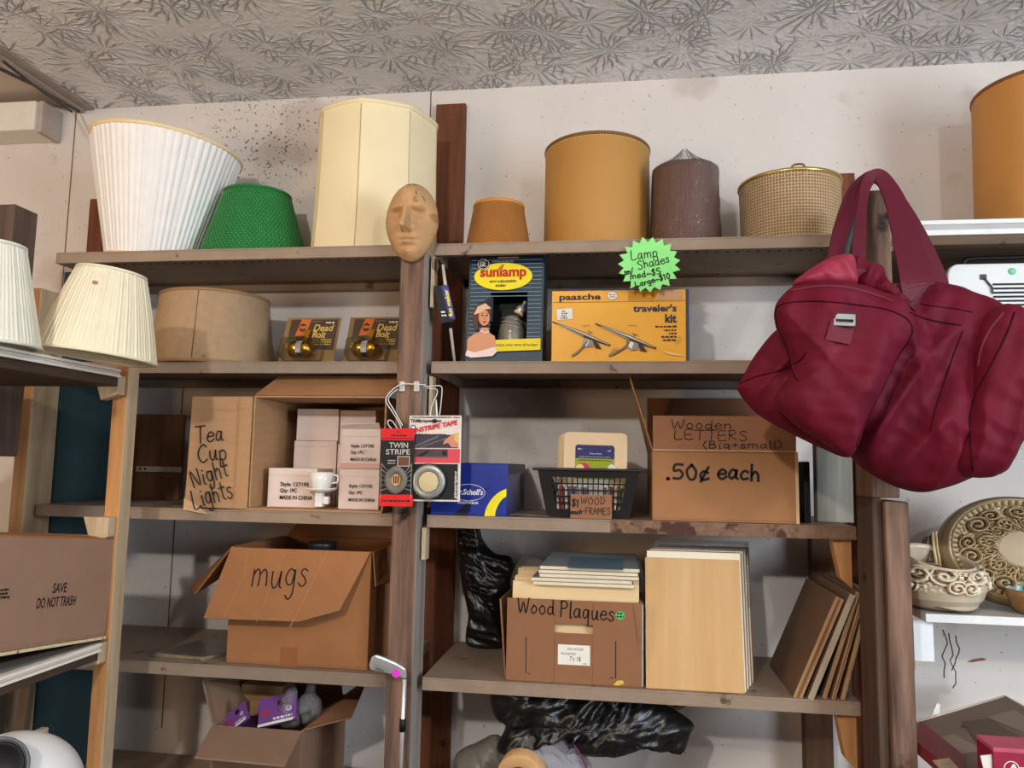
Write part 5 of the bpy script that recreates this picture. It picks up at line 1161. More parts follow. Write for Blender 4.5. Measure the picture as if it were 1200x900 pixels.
# ================================================================== golf club
hp = at(470, 790, 1.50); t = thing('golf_club', 'chrome golf iron with a magenta price dot standing head up before the middle post', 'golf club', (at(468, 905, 1.52).x, 1.52, .86))
L = lambda px, py, Y, o_=t.location.copy(): at(px, py, Y)-o_
mb = MB(); s0, s1 = L(467, 960, 1.53), L(474, 796, 1.50); mb.tube([s0, s1], [.0034, .0045], 14); mb.build('shaft', METAL, t)
mb = MB(); u_ = (s1-s0); mb.tube([s0+u_*.63, s0+u_*.72], .0062, 14); mb.build('ferrule', BLACK, t)
mb = MB(); P = [L(x, y, 1.495) for x, y in ((476, 795), (475, 784), (466, 778), (450, 771), (440, 767.5), (435, 770), (432, 780), (433, 785), (445, 787.5), (460, 791), (469, 794), (472, 796))]
mb.prism(P, (0, .010, 0)); mb.build('club_head', mat('brushed_chrome', (196, 196, 194), .28, metal=.5, var=.06), t, bevel=.003)
A = Art(L(432, 767, 1.495), X_, Z_, (L(476, 780, 1.495)-L(432, 780, 1.495)).x/44); A.k = .0008
for q in ((18, 10), (20, 12.5), (22, 15)): A.line([(6, q[0]-9), (24, q[0]-3)], .35, flat('groove_grey', (110, 110, 110)))
A.text('IRON', 9, 16, 2.6, BLACK, w=9, slope=R(-12)); A.ell(33, 19, 4.6, 4.6, flat('magenta_dot', (232, 60, 214))); A.build('markings', t)

# ================================================================== wire hook with two hanging packs
t = thing('wire_hook', 'bent white wire hook clipped to the middle post holding two packs', 'hook', at(478, 455, 1.566)); o_ = t.location.copy(); L = lambda px, py, Y: at(px, py, Y)-o_
mb = MB()
mb.tube(catmull([L(499, 451, 1.565), L(474, 450, 1.56), L(462, 455, 1.555), L(452, 468, 1.545), L(460, 483, 1.54), L(468, 496, 1.535), L(471, 508, 1.53), L(466, 508, 1.53), L(456, 499, 1.53), L(455, 493, 1.532), L(460, 494, 1.535), L(468, 506, 1.535)], 5), .0011, 6)
mb.tube(catmull([L(466, 456, 1.558), L(455, 467, 1.548), L(462, 481, 1.542), L(472, 499, 1.538)], 5), .0011, 6)
mb.tube(catmull([L(497, 453, 1.565), L(512, 452, 1.56), L(517, 453, 1.56), L(518, 460, 1.558), L(515, 488, 1.545)], 5), .0011, 6)
mb.tube(catmull([L(500, 455, 1.565), L(511, 456, 1.56), L(512, 462, 1.558), L(506, 476, 1.55), L(504, 493, 1.54), L(508, 496, 1.54), L(511, 490, 1.545), L(511, 468, 1.552), L(513, 492, 1.545)], 5), .0011, 6)
mb.build('wire', WIRE, t)
for x in (471, 488):
    p = L(x, 453, 1.5655); mb = MB(); mb.box(p.x-.006, p.x+.006, p.y, p.y+.0045, p.z-.010, p.z+.011); mb.box(p.x-.0035, p.x+.0035, p.y-.004, p.y-.0002, p.z-.004, p.z+.001); mb.build('clip', mat('pale_clip', (206, 200, 192), .5), t, bevel=.001)
def card_pack(name, label, pts, Y, th=.0012, cat='packet', dy=(0, 0)):
    """pts: TL TR BR BL in the photo; Y at top, Y+dy at bottom"""
    TL, TR = at(*pts[0], Y), at(*pts[1], Y); BL = at(*pts[3], Y-.004); W_ = (TR-TL).length; H_ = (TL-BL).length
    ux = (TR-TL).normalized(); n = ux.cross((TL-BL)).normalized(); uz = n.cross(ux)
    M = Matrix((ux, -n, uz)).transposed().to_4x4(); M.translation = TL
    q = thing(name, label, cat, TL); q.rotation_euler = M.to_euler(); mb = MB(); mb.box(0, W_, 0, th, -H_, 0); return q, W_, H_, mb
q, W_, H_, mb = card_pack('tape_pack', 'white and red hanging tape pack with a round clear coil, on the wire hook', [(480, 487), (541, 487), (536, 586), (479, 587)], 1.533); mb.build('backing_card', PAPER, q)
A = Art((0, 0, 0), X_, Z_, W_/61); RD = flat('tape_red', (206, 40, 52)); GP = flat('mid_grey_print', (110, 106, 110)); H = H_/W_*61
A.rect(7, 38, 60, 54, flat('pinkish_red_print', (216, 72, 84))); A.rect(7, 22, 58, 37, flat('dark_car_print', (58, 56, 66))); A.line([(8, 35), (34, 24)], 1.6, GP); A.line([(14, 36), (44, 26)], 1, GP)
A.poly([(58, 19), (58, 36), (50, 36), (46, 31), (40, 33), (42, 28), (50, 22)], flat('hand_print', (206, 140, 110))); A.poly([(58, 19), (58, 32), (53, 28), (54, 21)], flat('straw_print', (226, 186, 90)))
A.rect(8, 38.5, 46, 47, flat('dark_car_print2', (70, 62, 66))); A.poly([(10, 46), (22, 40), (26, 40), (16, 47)], BLACK); A.ell(42, 43, 2.5, 2.8, BLACK); A.line([(10, 48), (46, 48)], .8, GP)
A.rect(7, 55, 58, H-2, BLACK); A.text('pinstriping', 57, H-4, 3, WHITE, w=30, vert=True, bold=.02)
A.text('TRIMbrite', 1.5, 8, 4, BLACK, w=20, bold=.02); A.ell(5, 13.5, 3, 2.8, BLACK); A.ell(5, 13.5, 2, 1.8, WHITE); A.scribble(3, 2.6, 50, 1.2, BLACK, 3); A.scribble(52, 2.8, 59, 1.4, BLACK, 4)
A.text('INSTRIPE TAPE', 6.5, 20, 5.2, RD, w=52, bold=.035, shear=.2, slope=R(11)); A.scribble(8, 22.4, 44, 1.4, DKP, 5)
A.rect(22, 5.5, 38, 7.2, BLACK); A.ell(30, 6.4, 3, 2.4, BLACK); A.build('printed_front', q)
cx, cz = W_*.41, -H_*.775; mb = MB(); M = Matrix.Translation((cx, -.0012, cz)) @ Matrix.Rotation(R(90), 4, 'X')
mb.lathe([(.021, 0), (.034, 0), (.0345, .004), (.032, .007), (.022, .007), (.021, 0)], 64, 0, lambda a, r, z, i: (r, z+(.0006*math.sin(a*32) if i in (2, 3, 4) else 0)), M=M); mb.lathe([(.0005, .004), (.0205, .004)], 40, 1, M=M); mb.build('tape_coil', [mat('silver_coil', (186, 190, 186), .3, metal=.3, var=.1), flat('cream_core', (232, 216, 170))], q)
mb = MB(); mb.lathe([(.038, .0002), (.0375, .006), (.034, .0095), (.0005, .0105)], 64, M=M); mb.build('blister', film('blister_plastic'), q)
q, W_, H_, mb = card_pack('tape_pack', 'red and black twin stripe tape pack hanging lower left on the wire hook', [(447, 502), (486, 502), (483, 595), (446, 593)], 1.524); mb.build('backing_card', BLACK, q)
A = Art((0, 0, 0), X_, Z_, W_/39); H = H_/W_*39; RR = flat('bright_red_print', (214, 26, 34)); SLV = flat('silver_print', (196, 190, 180))
A.rect(0, 0, 39, 13.5, RR); A.rect(0, H-13, 39, H, RR); A.rect(0, 11, 39, 11.8, BLACK); A.scribble(12, 9, 30, 1.8, BLACK, 3); A.scribble(3, H-5, 36, 2, BLACK, 4); A.rect(19, 3.5, 21, 5, BLACK)
A.text('TWIN', 10, 22, 6, SLV, w=22, bold=.01); A.text('STRIPE', 6.5, 29.5, 6, SLV, w=28, bold=.01); A.rect(20, 31.5, 34.5, 43, SLV); A.rect(20.8, 32.3, 33.7, 42.2, flat('brown_print', (110, 66, 50))); A.scribble(9, 37, 18, 1.2, SLV, 5); A.scribble(9, 40, 18, 1.2, SLV, 6)
for k in range(6):
    A.line([(2, 40+k*6), (12, 52+k*3)], .35, SLV); A.line([(37, 40+k*6), (28, 52+k*3)], .35, SLV)
A.line([(2, 40), (2, 78)], .4, SLV); A.line([(37, 40), (37, 78)], .4, SLV); A.build('printed_front', q)
mb = MB(); M = Matrix.Translation((W_*.5, -.001, -H_*.665)) @ Matrix.Rotation(R(90), 4, 'X'); sq = lambda a, r, z, i: (r*(1-.18*abs(math.cos(a))), z)
mb.lathe([(.012, 0), (.0285, 0), (.029, .004), (.027, .006), (.013, .006), (.012, 0)], 56, 0, sq, M=M); mb.lathe([(.0005, .003), (.012, .003)], 40, 1, sq, M=M); o = mb.build('tape_coil', [mat('grey_coil', (112, 106, 98), .4, var=.1), flat('tan_core', (214, 168, 112))], q)
mb = MB()
for k in (-1, 0, 1): mb.box(W_*.5+k*.0045-.0012, W_*.5+k*.0045+.0012, -.0046, -.0041, -H_*.665-.007, -H_*.665+.008)
mb.build('core_slots', BLACK, q)

# ================================================================== duffel bag on the right post
MAR = mat('burgundy_nylon', (98, 10, 34), .68, var=.14, scale=9, bump=.2, bscale=400, spots=((128, 44, 52), 6, .62), spec=.2)
MARD = mat('dark_burgundy_strap', (92, 12, 36), .6, var=.1, scale=20, bump=.3, bscale=300)
MARP = mat('lit_burgundy', (146, 36, 62), .6, var=.12, scale=14)  # paler burgundy: light falling on the top fold, painted into its colour
PIPE = mat('burgundy_piping', (54, 6, 20), .8, spec=.1, var=.1)
GRW = mat('grey_webbing', (92, 98, 102), .7, var=.1)
bl = Vector((.478, 1.40, 2.14)); bag = thing('duffel_bag', 'large burgundy duffel bag hanging by its handles from the top of the right post', 'bag', bl)
surfs = []
def bagpart(name, outline, c, Y, fr, bk, m, fold, rings=30, k=9, sharp=.5):
    mb, (V, F) = pillow(outline, c, Y, fr, bk, bl, fold, rings=rings, k=k, sharp=sharp); surfs.append(BVHTree.FromPolygons([tuple(Vector(v)+bl) for v in V], F)); return mb.build(name, m, bag)
body = [(985, 330), (1008, 322), (1035, 338), (1062, 330), (1090, 330), (1120, 338), (1150, 350), (1180, 362), (1206, 380), (1214, 430), (1206, 480), (1192, 520), (1176, 553), (1158, 556), (1137, 560), (1112, 570), (1082, 577), (1051, 571), (1020, 555), (1000, 537), (975, 500), (960, 440), (962, 380)]
bagpart('main_body', body, (1085, 450), 1.385, .085, .085, MAR, fsum(folds(R(-28), 18, 4, .024, 1), folds(R(8), 12, 4, .018, 5), folds(R(60), 30, 14, .004, 8)), rings=40, sharp=.42)
lobe = [(915, 384), (936, 402), (960, 430), (985, 470), (1004, 500), (1000, 526), (991, 536), (962, 525), (927, 508), (887, 485), (864, 457), (868, 446), (887, 413)]
bagpart('pocket_gusset', lobe, (940, 455), 1.33, .045, .05, MAR, fsum(folds(R(-40), 24, 8, .010, 2), folds(R(30), 30, 12, .004, 3)), rings=26)
pocket = [(908, 361), (918, 345), (934, 334), (970, 330), (1000, 331), (1030, 340), (1056, 352), (1069, 370), (1069, 392), (1052, 418), (1036, 452), (1014, 495), (1003, 526), (992, 536), (966, 520), (935, 500), (908, 470), (928, 436), (922, 408), (911, 384)]
bagpart('end_pocket', pocket, (985, 420), 1.255, .05, .08, MAR, fsum(folds(R(-15), 13, 4, .022, 4), folds(R(35), 16, 6, .009, 6), folds(R(80), 34, 10, .0025, 2)), rings=36)
bagpart('top_fold', [(930, 334), (944, 319), (971, 303), (997, 299), (1004, 318), (1002, 334), (970, 336)], (972, 322), 1.265, .028, .05, MARP, folds(R(30), 34, 12, .007, 3), rings=18)
bagpart('collar_fold', [(996, 300), (1015, 306), (1035, 312), (1040, 330), (1064, 352), (1060, 362), (1030, 348), (1004, 336)], (1020, 328), 1.285, .022, .05, MAR, fsum(folds(R(-35), 40, 9, .012, 7)), rings=18)
side_p = [(1142, 392), (1152, 370), (1170, 358), (1190, 357), (1206, 372), (1218, 420), (1212, 475), (1194, 518), (1174, 553), (1152, 560), (1128, 556), (1116, 540), (1122, 500), (1134, 460), (1138, 425)]
bagpart('side_pocket', side_p, (1168, 460), 1.325, .055, .06, MAR, fsum(folds(R(-18), 22, 5, .012, 9), folds(R(50), 24, 9, .007, 4)), rings=30)
def on_bag(px, py, lift=.0008):
    d = ray(px, py).normalized(); best = None
    for b in surfs:
        h = b.ray_cast(EYE, d)
        if h[0] is not None and (best is None or h[3] < best[3]): best = h
    return (best[0] if best else at(px, py, 1.33))-d*lift-bl
def seam(name, pts, r, m=PIPE, step=6):
    q = catmull([(x, y, 0) for x, y in pts], step); mb = MB(); mb.tube([on_bag(p.x, p.y, r*.3) for p in q], r, 6); return mb.build(name, m, bag)
seam('piping', [(911, 384), (909, 364), (918, 356), (945, 353), (975, 354), (1010, 358), (1040, 363), (1062, 373), (1069, 386), (1064, 400), (1050, 422), (1036, 452), (1014, 495), (1003, 524)], .0013)
seam('piping', [(911, 384), (922, 408), (929, 436), (935, 446)], .0012)
seam('piping', [(867, 449), (888, 441), (914, 434), (938, 422), (944, 412)], .0013)
seam('zip', [(925, 341), (955, 336), (985, 336), (1015, 342), (1045, 353)], .0022, mat('zip_tape', (100, 30, 42), .7))
seam('zip', [(1066, 366), (1080, 372), (1105, 378), (1126, 381)], .0014)
seam('pocket_flap_seam', [(1062, 352), (1090, 358), (1120, 362), (1140, 366)], .001)
seam('piping', [(1128, 388), (1116, 420), (1106, 450), (1098, 475), (1090, 505)], .0012)
seam('piping', [(1189, 366), (1178, 395), (1160, 430), (1142, 465), (1136, 500), (1140, 552)], .0014)
seam('zip', [(1176, 366), (1160, 386), (1150, 408), (1146, 430)], .0022, MATS['zip_tape'])
A_ = [on_bag(x, y, .0012) for x, y in ((974, 376), (1003, 378), (996, 404), (967, 398))]
mb = MB(); mb.hexa([A_[3], A_[2], A_[1], A_[0]], [p+Vector((0, -.0012, 0)) for p in (A_[3], A_[2], A_[1], A_[0])]); mb.build('buckle_patch', mat('patch_nylon', (106, 24, 42), .75, var=.1), bag)
c = on_bag(989, 375, .004); mb = MB(); Mx = Matrix.Translation(c) @ Matrix.Rotation(R(3), 4, 'Y')
mb.box(-.0165, .0165, -.001, .002, -.011, .0115, 0, Mx); mb.box(-.0135, .0135, -.004, -.001, -.0095, -.004, 1, Mx); mb.box(-.0135, .0135, -.0052, -.001, .000, .0085, 1, Mx); mb.box(-.0155, -.0125, -.004, -.001, -.0095, .0085, 1, Mx); mb.box(.0125, .0155, -.004, -.001, -.0095, .0085, 1, Mx)
mb.build('buckle', [flat('buckle_slot', (40, 36, 38)), mat('grey_buckle', (140, 142, 142), .35, spec=.5)], bag, bevel=.0006)
def strap(name, pts, wpx, m, th=.0022, tilt=0):
    """flat band: pts (px, py, Y), wpx = width in photo px at each point"""
    P = catmull([at(*p)-bl for p in pts], 8); Wd = []
    n = len(P); k = len(wpx)
    V = []; F = []
    for i in range(n):
        u = i/(n-1)*(k-1); a = int(min(u, k-2)); wv = (wpx[a]*(1-(u-a))+wpx[a+1]*(u-a))*.00155/2
        tn = (P[min(i+1, n-1)]-P[max(i-1, 0)]).normalized(); sd = Vector((0, -1, 0)).cross(tn)
        if sd.length < .2: sd = Vector((1, 0, 0))
        sd.normalize(); sd = (sd+Vector((0, tilt, 0))).normalized(); nm = tn.cross(sd).normalized()
        if nm.y > 0: nm = -nm
        V += [P[i]+sd*wv+nm*th, P[i]-sd*wv+nm*th, P[i]-sd*wv-nm*th, P[i]+sd*wv-nm*th]
    for i in range(n-1):
        for j in range(4): a = 4*i+j; b = 4*i+(j+1) % 4; F.append((a, b, b+4, a+4))
    F += [(3, 2, 1, 0), (4*n-4, 4*n-3, 4*n-2, 4*n-1)]
    mb = MB(); mb.add(V, F, 0); return mb.build(name, m, bag, bevel=.0006)
# handles arch over the post top
strap('handle', [(972, 334, 1.36), (978, 302, 1.40), (986, 268, 1.43), (1000, 230, 1.465), (1014, 211, 1.475), (1028, 208, 1.475), (1046, 226, 1.46), (1072, 268, 1.43), (1096, 318, 1.40), (1106, 352, 1.385)], [16, 16, 18, 20, 15, 15, 16, 18, 18, 18], MARD)
strap('handle_lining', [(978, 336, 1.375), (985, 303, 1.415), (993, 268, 1.445), (1005, 234, 1.475), (1016, 216, 1.48)], [14, 14, 17, 16, 8], GRW)
strap('handle_lining', [(1040, 219, 1.475), (1058, 247, 1.455), (1076, 280, 1.435), (1090, 322, 1.41), (1098, 354, 1.40)], [8, 13, 15, 14, 14], GRW)
strap('handle', [(1006, 330, 1.30), (1006, 316, 1.265), (1007, 285, 1.34), (1010, 245, 1.42), (1016, 215, 1.452), (1030, 206, 1.455), (1046, 228, 1.435), (1058, 262, 1.39), (1068, 300, 1.335), (1076, 336, 1.295), (1078, 352, 1.34)], [13, 14, 14, 10, 15, 19, 26, 33, 34, 34], MARP if False else MARD, .002)

# ================================================================== right bay goods
BZ = 2.104
# portable heater on the middle shelf
a = at(1106, 380, 1.64); hz = at(1150, 309, 1.64).z-1.775
t = thing('portable_heater', 'white rounded portable heater with black handle behind the burgundy bag', 'heater', (a.x, 1.64, 1.775+EPS))
def rbox(w, d, h, r, m, nm, x0=0, y0=0, z0=0):
    P = [(x0+p[0], y0, z0+p[2]) for p in rrect(w, h, r, 8)]; mb = MB(); mb.prism(P, (0, d, 0)); return mb.build(nm, m, t, bevel=.004)
HW_ = .30
rbox(HW_, .15, hz, .022, mat('white_enamel', (226, 228, 226), .35, var=.02, coat=.3), 'casing', .012); rbox(.05, .14, hz-.006, .02, flat('dark_grey_shell', (52, 52, 54)), 'dark_side', .0, .008)
mb = MB(); mb.tube(catmull([(.060, .05, hz-.002), (.064, .05, hz+.016), (.078, .05, hz+.023), (.14, .05, hz+.024), (.20, .05, hz+.022), (.215, .05, hz-.002)], 6), .0045, 10); mb.build('handle', BLACK, t)
GL0 = at(1163, 330, 1.64)-t.location
mb = MB()
for k in range(7): z = GL0.z-.004-k*.0085; mb.box(GL0.x, GL0.x+.09, -.0012, .0004, z-.004, z)
mb.build('grille', BLACK, t)
p = at(1152, 325, 1.64)-t.location; mb = MB(); mb.box(p.x-.006, p.x+.006, -.003, .0, p.z-.005, p.z+.006); mb.tube([(p.x, -.002, p.z), (p.x+.015, -.003, p.z-.022), (p.x+.015, -.003, p.z-.035)], .0022, 6); mb.build('latch', flat('latch_grey', (70, 74, 76)), t, bevel=.001)
p = at(1186, 318, 1.64)-t.location; mb = MB(); mb.lathe([(.0005, .001), (.0072, .001), (.0072, 0)], 24, M=Matrix.Translation((p.x, -.0002, p.z)) @ Matrix.Rotation(R(90), 4, 'X')); mb.build('green_sticker', flat('green_sticker2', (130, 214, 160)), t)
# ornate ceramic plaque
RZ = 1.333
def scroll(x, y, cx, cy, r, dr, ph=0):           # one carved volute
    dx, dy = x-cx, y-cy; d = math.hypot(dx, dy)/r
    if d >= 1: return 0
    return min(1, (1-d)*5)*(.5+.5*math.sin(dr*math.atan2(dy, dx)+d*13+ph))
def relief(a, u):                               # carved scrolls and fans: a angle, u 0..1 radius
    s = 0; t = a*14/(2*math.pi)
    if .32 < u < .82:
        k = math.floor(t); f = t-k-.5; v = (u-.57)/.25; dr = 1 if k % 2 else -1
        s = max(scroll(f, v, .0, .45*dr, .62, dr), scroll(f, v, -.18*dr, -.5*dr, .5, -dr, 2))
        fan = math.hypot(f*1.1, v+1.25); s = max(s, .55*abs(math.sin(math.atan2(v+1.25, f*1.1)*13))*min(1, max(0, 1.5-fan)*3))
        s *= min(1, (u-.32)/.04, (.82-u)/.04); s += .18*noise.noise(Vector((math.cos(a)*u*22, math.sin(a)*u*22, 2)))
    if .82 <= u < .90: s = .5*abs(math.sin(a*30))
    return s
def creviced(name, rgb, dark, pale):  # mixes a darker tone into the concave creases by pointiness
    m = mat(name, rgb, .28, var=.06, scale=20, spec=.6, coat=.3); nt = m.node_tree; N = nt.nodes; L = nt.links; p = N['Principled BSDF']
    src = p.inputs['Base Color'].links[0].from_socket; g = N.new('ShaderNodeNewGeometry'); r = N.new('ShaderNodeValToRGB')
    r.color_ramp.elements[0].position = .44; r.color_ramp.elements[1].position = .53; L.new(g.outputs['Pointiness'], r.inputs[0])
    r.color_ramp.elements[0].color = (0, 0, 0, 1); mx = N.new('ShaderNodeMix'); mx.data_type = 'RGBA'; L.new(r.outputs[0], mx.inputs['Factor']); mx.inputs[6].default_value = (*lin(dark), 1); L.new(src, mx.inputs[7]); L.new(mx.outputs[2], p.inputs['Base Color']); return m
IVO = creviced('creviced_ivory_glaze', (192, 166, 122), (70, 46, 24), 0); IVL = creviced('pale_ivory_glaze', (226, 212, 184), (118, 80, 46), 0)
def relief_part(mb, rx, rz, prof, n, rings, amp, m=0, M=None):
    V = []; F = []
    for i in range(rings+1):
        u = i/rings
        for j in range(n):
            a = 2*math.pi*j/n; h = prof(u)+amp*relief(a, u); p = Vector((rx*u*math.cos(a), -h, rz*u*math.sin(a))); V.append(M @ p if M else p)
    for i in range(rings):
        for j in range(n): F.append((i*n+j, (i+1)*n+j, (i+1)*n+(j+1) % n, i*n+(j+1) % n))
    mb.add(V, F, m, True)
pc = at(1192, 632, 1.72); rx = pc.x-at(1100, 632, 1.72).x; rz = (at(1192, 585, 1.74).z-RZ)/2*1.02
t = thing('ornate_dish', 'large oval antique ivory dish with carved scrolls leaning on the right lower shelf', 'dish', (pc.x, 1.72, RZ+rz*1.01), (R(-14), 0, 0))
mb = MB(); relief_part(mb, rx, rz, lambda u: (.030 if u < .3 else .030-.012*(u-.3)/.5 if u < .8 else .018+.006*math.sin((u-.8)*15.7)-.012*max(0, u-.93)/.07), 420, 130, .012)
mb.build('carved_face', IVO, t)
mb = MB(); V = []; n = 120
prof = [(1.0, -.010), (1.02, -.004), (1.02, .006), (.97, .020), (.85, .034), (.5, .042), (.01, .044)]
for u, y in prof:
    for j in range(n): q_ = 2*math.pi*j/n; V.append((rx*u*math.cos(q_), y, rz*u*math.sin(q_)))
mb.add(V, [(i*n+j, i*n+(j+1) % n, (i+1)*n+(j+1) % n, (i+1)*n+j) for i in range(len(prof)-1) for j in range(n)], 0, True); mb.build('back_shell', IVO, t)
mb = MB()
for sg in (0, 1):
    z0 = .004-.030*sg; x0 = -rx-.030; mb.prism([(x0+.004, 0, z0), (x0+.012, 0, z0+.022), (x0+.030, 0, z0+.026), (x0+.036, 0, z0+.012), (x0+.036, 0, z0)], (0, .03, 0))
mb.tube([(-rx-.010, -.004, -.034), (-rx-.012, -.005, .0), (-rx-.010, -.004, .034)], .0035, 8); mb.tube([(-rx-.003, -.004, -.036), (-rx-.005, -.005, 0), (-rx-.003, -.004, .036)], .0028, 8)
mb.build('side_handle', IVO, t, bevel=.003)
# ornate bowl
bc = at(1102, 690, 1.655); rb_ = (at(1157, 680, 1.655).x-at(1054, 680, 1.655).x)/2
t = thing('ornate_bowl', 'pale ivory bowl carved with scrolls in front of the large oval dish', 'bowl', (bc.x, 1.66, RZ+EPS)); hb = at(1110, 645, 1.655).z-RZ
prof = [(.01, .002), (.55, .002), (.78, .008), (.93, .020), (1.0, .034), (.98, .050), (.90, .066), (.80, .078), (.765, .084), (.73, .080), (.78, .060), (.86, .044), (.80, .022), (.4, .010), (.01, .008)]
fk = hb*.90/.082
def bowlfn(a, r, z, i):
    k = 1
    if 4 <= i <= 6: k = 1+.05*noise.noise(Vector((a*3.2, i*.9, 1)))
    zz_ = z
    if 6 <= i <= 10: zz_ = z+.007*math.cos(a-R(200))
    return r*k, zz_*fk
fine = []
for i in range(len(prof)-1):
    for s_ in range(12): u = s_/12; fine.append((rb_*(prof[i][0]*(1-u)+prof[i+1][0]*u), prof[i][1]*(1-u)+prof[i+1][1]*u))
fine.append((rb_*prof[-1][0], prof[-1][1]))
def bf(a, r, z, i):
    k = i/12; d = 0
    if 3.6 < k < 7.0:
        e = min(1, (k-3.6)/.5, (7.0-k)/.5); t_ = a*9/(2*math.pi); kk_ = math.floor(t_); f = (t_-kk_-.5)*1.3; v = (k-5.3)/1.7; dr = 1 if kk_ % 2 else -1; d = e*.009*max(scroll(f, v, .1*dr, .25, .75, dr), scroll(f, v, -.35*dr, -.55, .5, -dr, 2))+e*.002*noise.noise(Vector((a*12, k*8, 5)))
    zz_ = z+(.016*math.sin(a)-.004+.006*math.cos(a-R(190)) if 5.5 < k < 12 else 0)*(.35 if k < 6.5 else .7 if k < 7.5 else 1)
    return r+d, zz_*fk
mb = MB(); mb.lathe(fine, 300, 0, bf); mb.build('carved_bowl', IVL, t)
# small turquoise lined bowl
bc = at(1204, 700, 1.63); t = thing('small_bowl', 'small tan bowl with turquoise inside, cropped by the right edge', 'bowl', (bc.x+.012, 1.64, RZ+EPS)); mb = MB()
mb.lathe([(.001, .0), (.022, 0), (.034, .012), (.042, .034), (.044, .046), (.0425, .047)], 48, 0); mb.lathe([(.0425, .047), (.040, .034), (.030, .012), (.001, .006)], 48, 1); mb.build('bowl_body', [mat('tan_glaze', (166, 128, 84), .35, rgb2=(132, 96, 60), scale=20), mat('turquoise_glaze', (120, 190, 206), .25)], t)
# paper hanging below the shelf
a, b = at(1070, 722, 1.62), at(1093, 722, 1.62); zb_ = at(1080, 775, 1.62).z; mb = MB(); mb.box(0, b.x-a.x, 0, .0008, zb_-RZ+.017, -.0003)
o = mb.build('paper_sheet', flat('bright_white_paper', (240, 242, 244)), None, loc=(a.x, 1.62, RZ-.0166)); tag(o, 'white sheet of paper hanging under the right lower shelf by the post', 'paper')
# folded game board, lower right
bz = .92; n0 = at(1074, 846, 1.70); pk = at(1177, 816, 1.86); rr_ = at(1225, 838, 1.80); lo = at(1126, 905, 1.50); lo2 = at(1230, 960, 1.42)
t = thing('folded_board', 'brown chequered folding game board with pale edges lying at the lower right', 'game board', (n0.x, 1.70, bz+EPS)); o_ = t.location.copy()
pn = (lo-n0).cross(pk-n0).normalized(); pn = pn if pn.z > 0 else -pn
far = atp(1225, 842, n0, pn); nl = atp(1074, 868, n0, pn); nb = atp(1135, 915, n0, pn); rb2 = atp(1230, 915, n0, pn)
BRD = mat('brown_board_face', (112, 92, 78), .6, var=.08, scale=10); PALE = flat('pale_board_rim', (196, 182, 160))
mb = MB(); mb.prism([p-o_ for p in (n0, pk, far, rb2, nb, nl)], -pn*.006); mb.build('board', BRD, t)
mb = MB(); mb.tube([n0-o_, pk-o_], .0024, 6); mb.tube([pk-o_, far-o_], .0024, 6); mb.build('pale_rim', PALE, t)
ux = (pk-n0).normalized(); uy = pn.cross(ux).normalized(); uy = uy if uy.y > 0 else -uy
A = Art(n0-o_, ux, uy, .001); A.n = pn; A.k = .0006
def T(px, py): q = atp(px, py, n0, pn)-n0; return (q.dot(ux)*1000, -q.dot(uy)*1000)
A.poly([T(*p) for p in ((1080, 867), (1118, 861), (1155, 880), (1112, 886))], flat('lighter_check', (130, 112, 96))); A.poly([T(*p) for p in ((1128, 846), (1160, 843), (1215, 875), (1170, 880), (1150, 878))], flat('darker_check', (88, 74, 62))); A.poly([T(*p) for p in ((1157, 841), (1188, 832), (1220, 850), (1220, 868))], flat('lighter_check', (130, 112, 96))); A.ell(*T(1129, 852), 5, 4, flat('dark_spot', (56, 50, 46))); A.build('checks', t)
o_ = Vector((at(1076, 880, 1.48).x, 1.48, bz+EPS)); t = thing('game_box', 'edge of a dark red box below the folding game board', 'box', o_)
L = lambda px, py, Y: at(px, py, Y)-o_
p = [L(1073, 868, 1.50), L(1100, 889, 1.46), L(1130, 915, 1.42)]; mb = MB()
q2 = [L(1073, 882, 1.50), L(1100, 906, 1.46), L(1130, 936, 1.42)]
mb.prism([p[0], p[1], p[2], q2[2], q2[1], q2[0]], (.05, .12, 0)); mb.build('lid', mat('dark_red_card', (110, 30, 34), .5), t); 
mb = MB(); w0, w1 = L(1092, 891, 1.455), L(1112, 888, 1.45); mb.prism([w0, w1, L(1128, 905, 1.42), L(1112, 912, 1.42)], (.002, -.001, -.004)); mb.build('worn_label', mat('worn_tan_print', (150, 128, 108), .7, rgb2=(118, 98, 84), scale=50), t)
# red sign box
a = at(1165, 906, 1.40); o_ = Vector((a.x, 1.40, bz-.02)); top = at(1185, 877, 1.40)
t = thing('red_carton', 'crimson carton with white lettering beginning Arm at the lower right corner', 'box', (a.x, 1.40, .98)); hh = top.z-.98; mb = MB(); mb.box(0, .12, 0, .06, 0, hh-.0065); mb.build('carton', mat('crimson_card', (150, 26, 58), .5), t, bevel=.001)
mb = MB(); mb.box(0, .12, -.0004, .06, hh-.0062, hh); mb.build('worn_top', mat('worn_pink', (190, 84, 106), .7), t)
mb = MB(); mb.prism([(-.018, .004, hh-.016), (-.0005, .004, hh-.013), (-.0005, .004, hh-.06), (-.012, .004, hh-.06), (-.014, .004, hh-.035)], (0, .002, 0)); mb.build('torn_flap', flat('torn_white', (226, 222, 214)), t)
u = .00156; A = Art((0, 0, hh), X_, Z_, u); A.ell(17, 20, 7.5, 7.5, WHITE); A.ell(17, 20, 6.6, 6.6, MATS['crimson_card']); A.text('Arm', 13.5, 23.5, 8, WHITE, w=27, bold=.03); A.build('lettering', t)
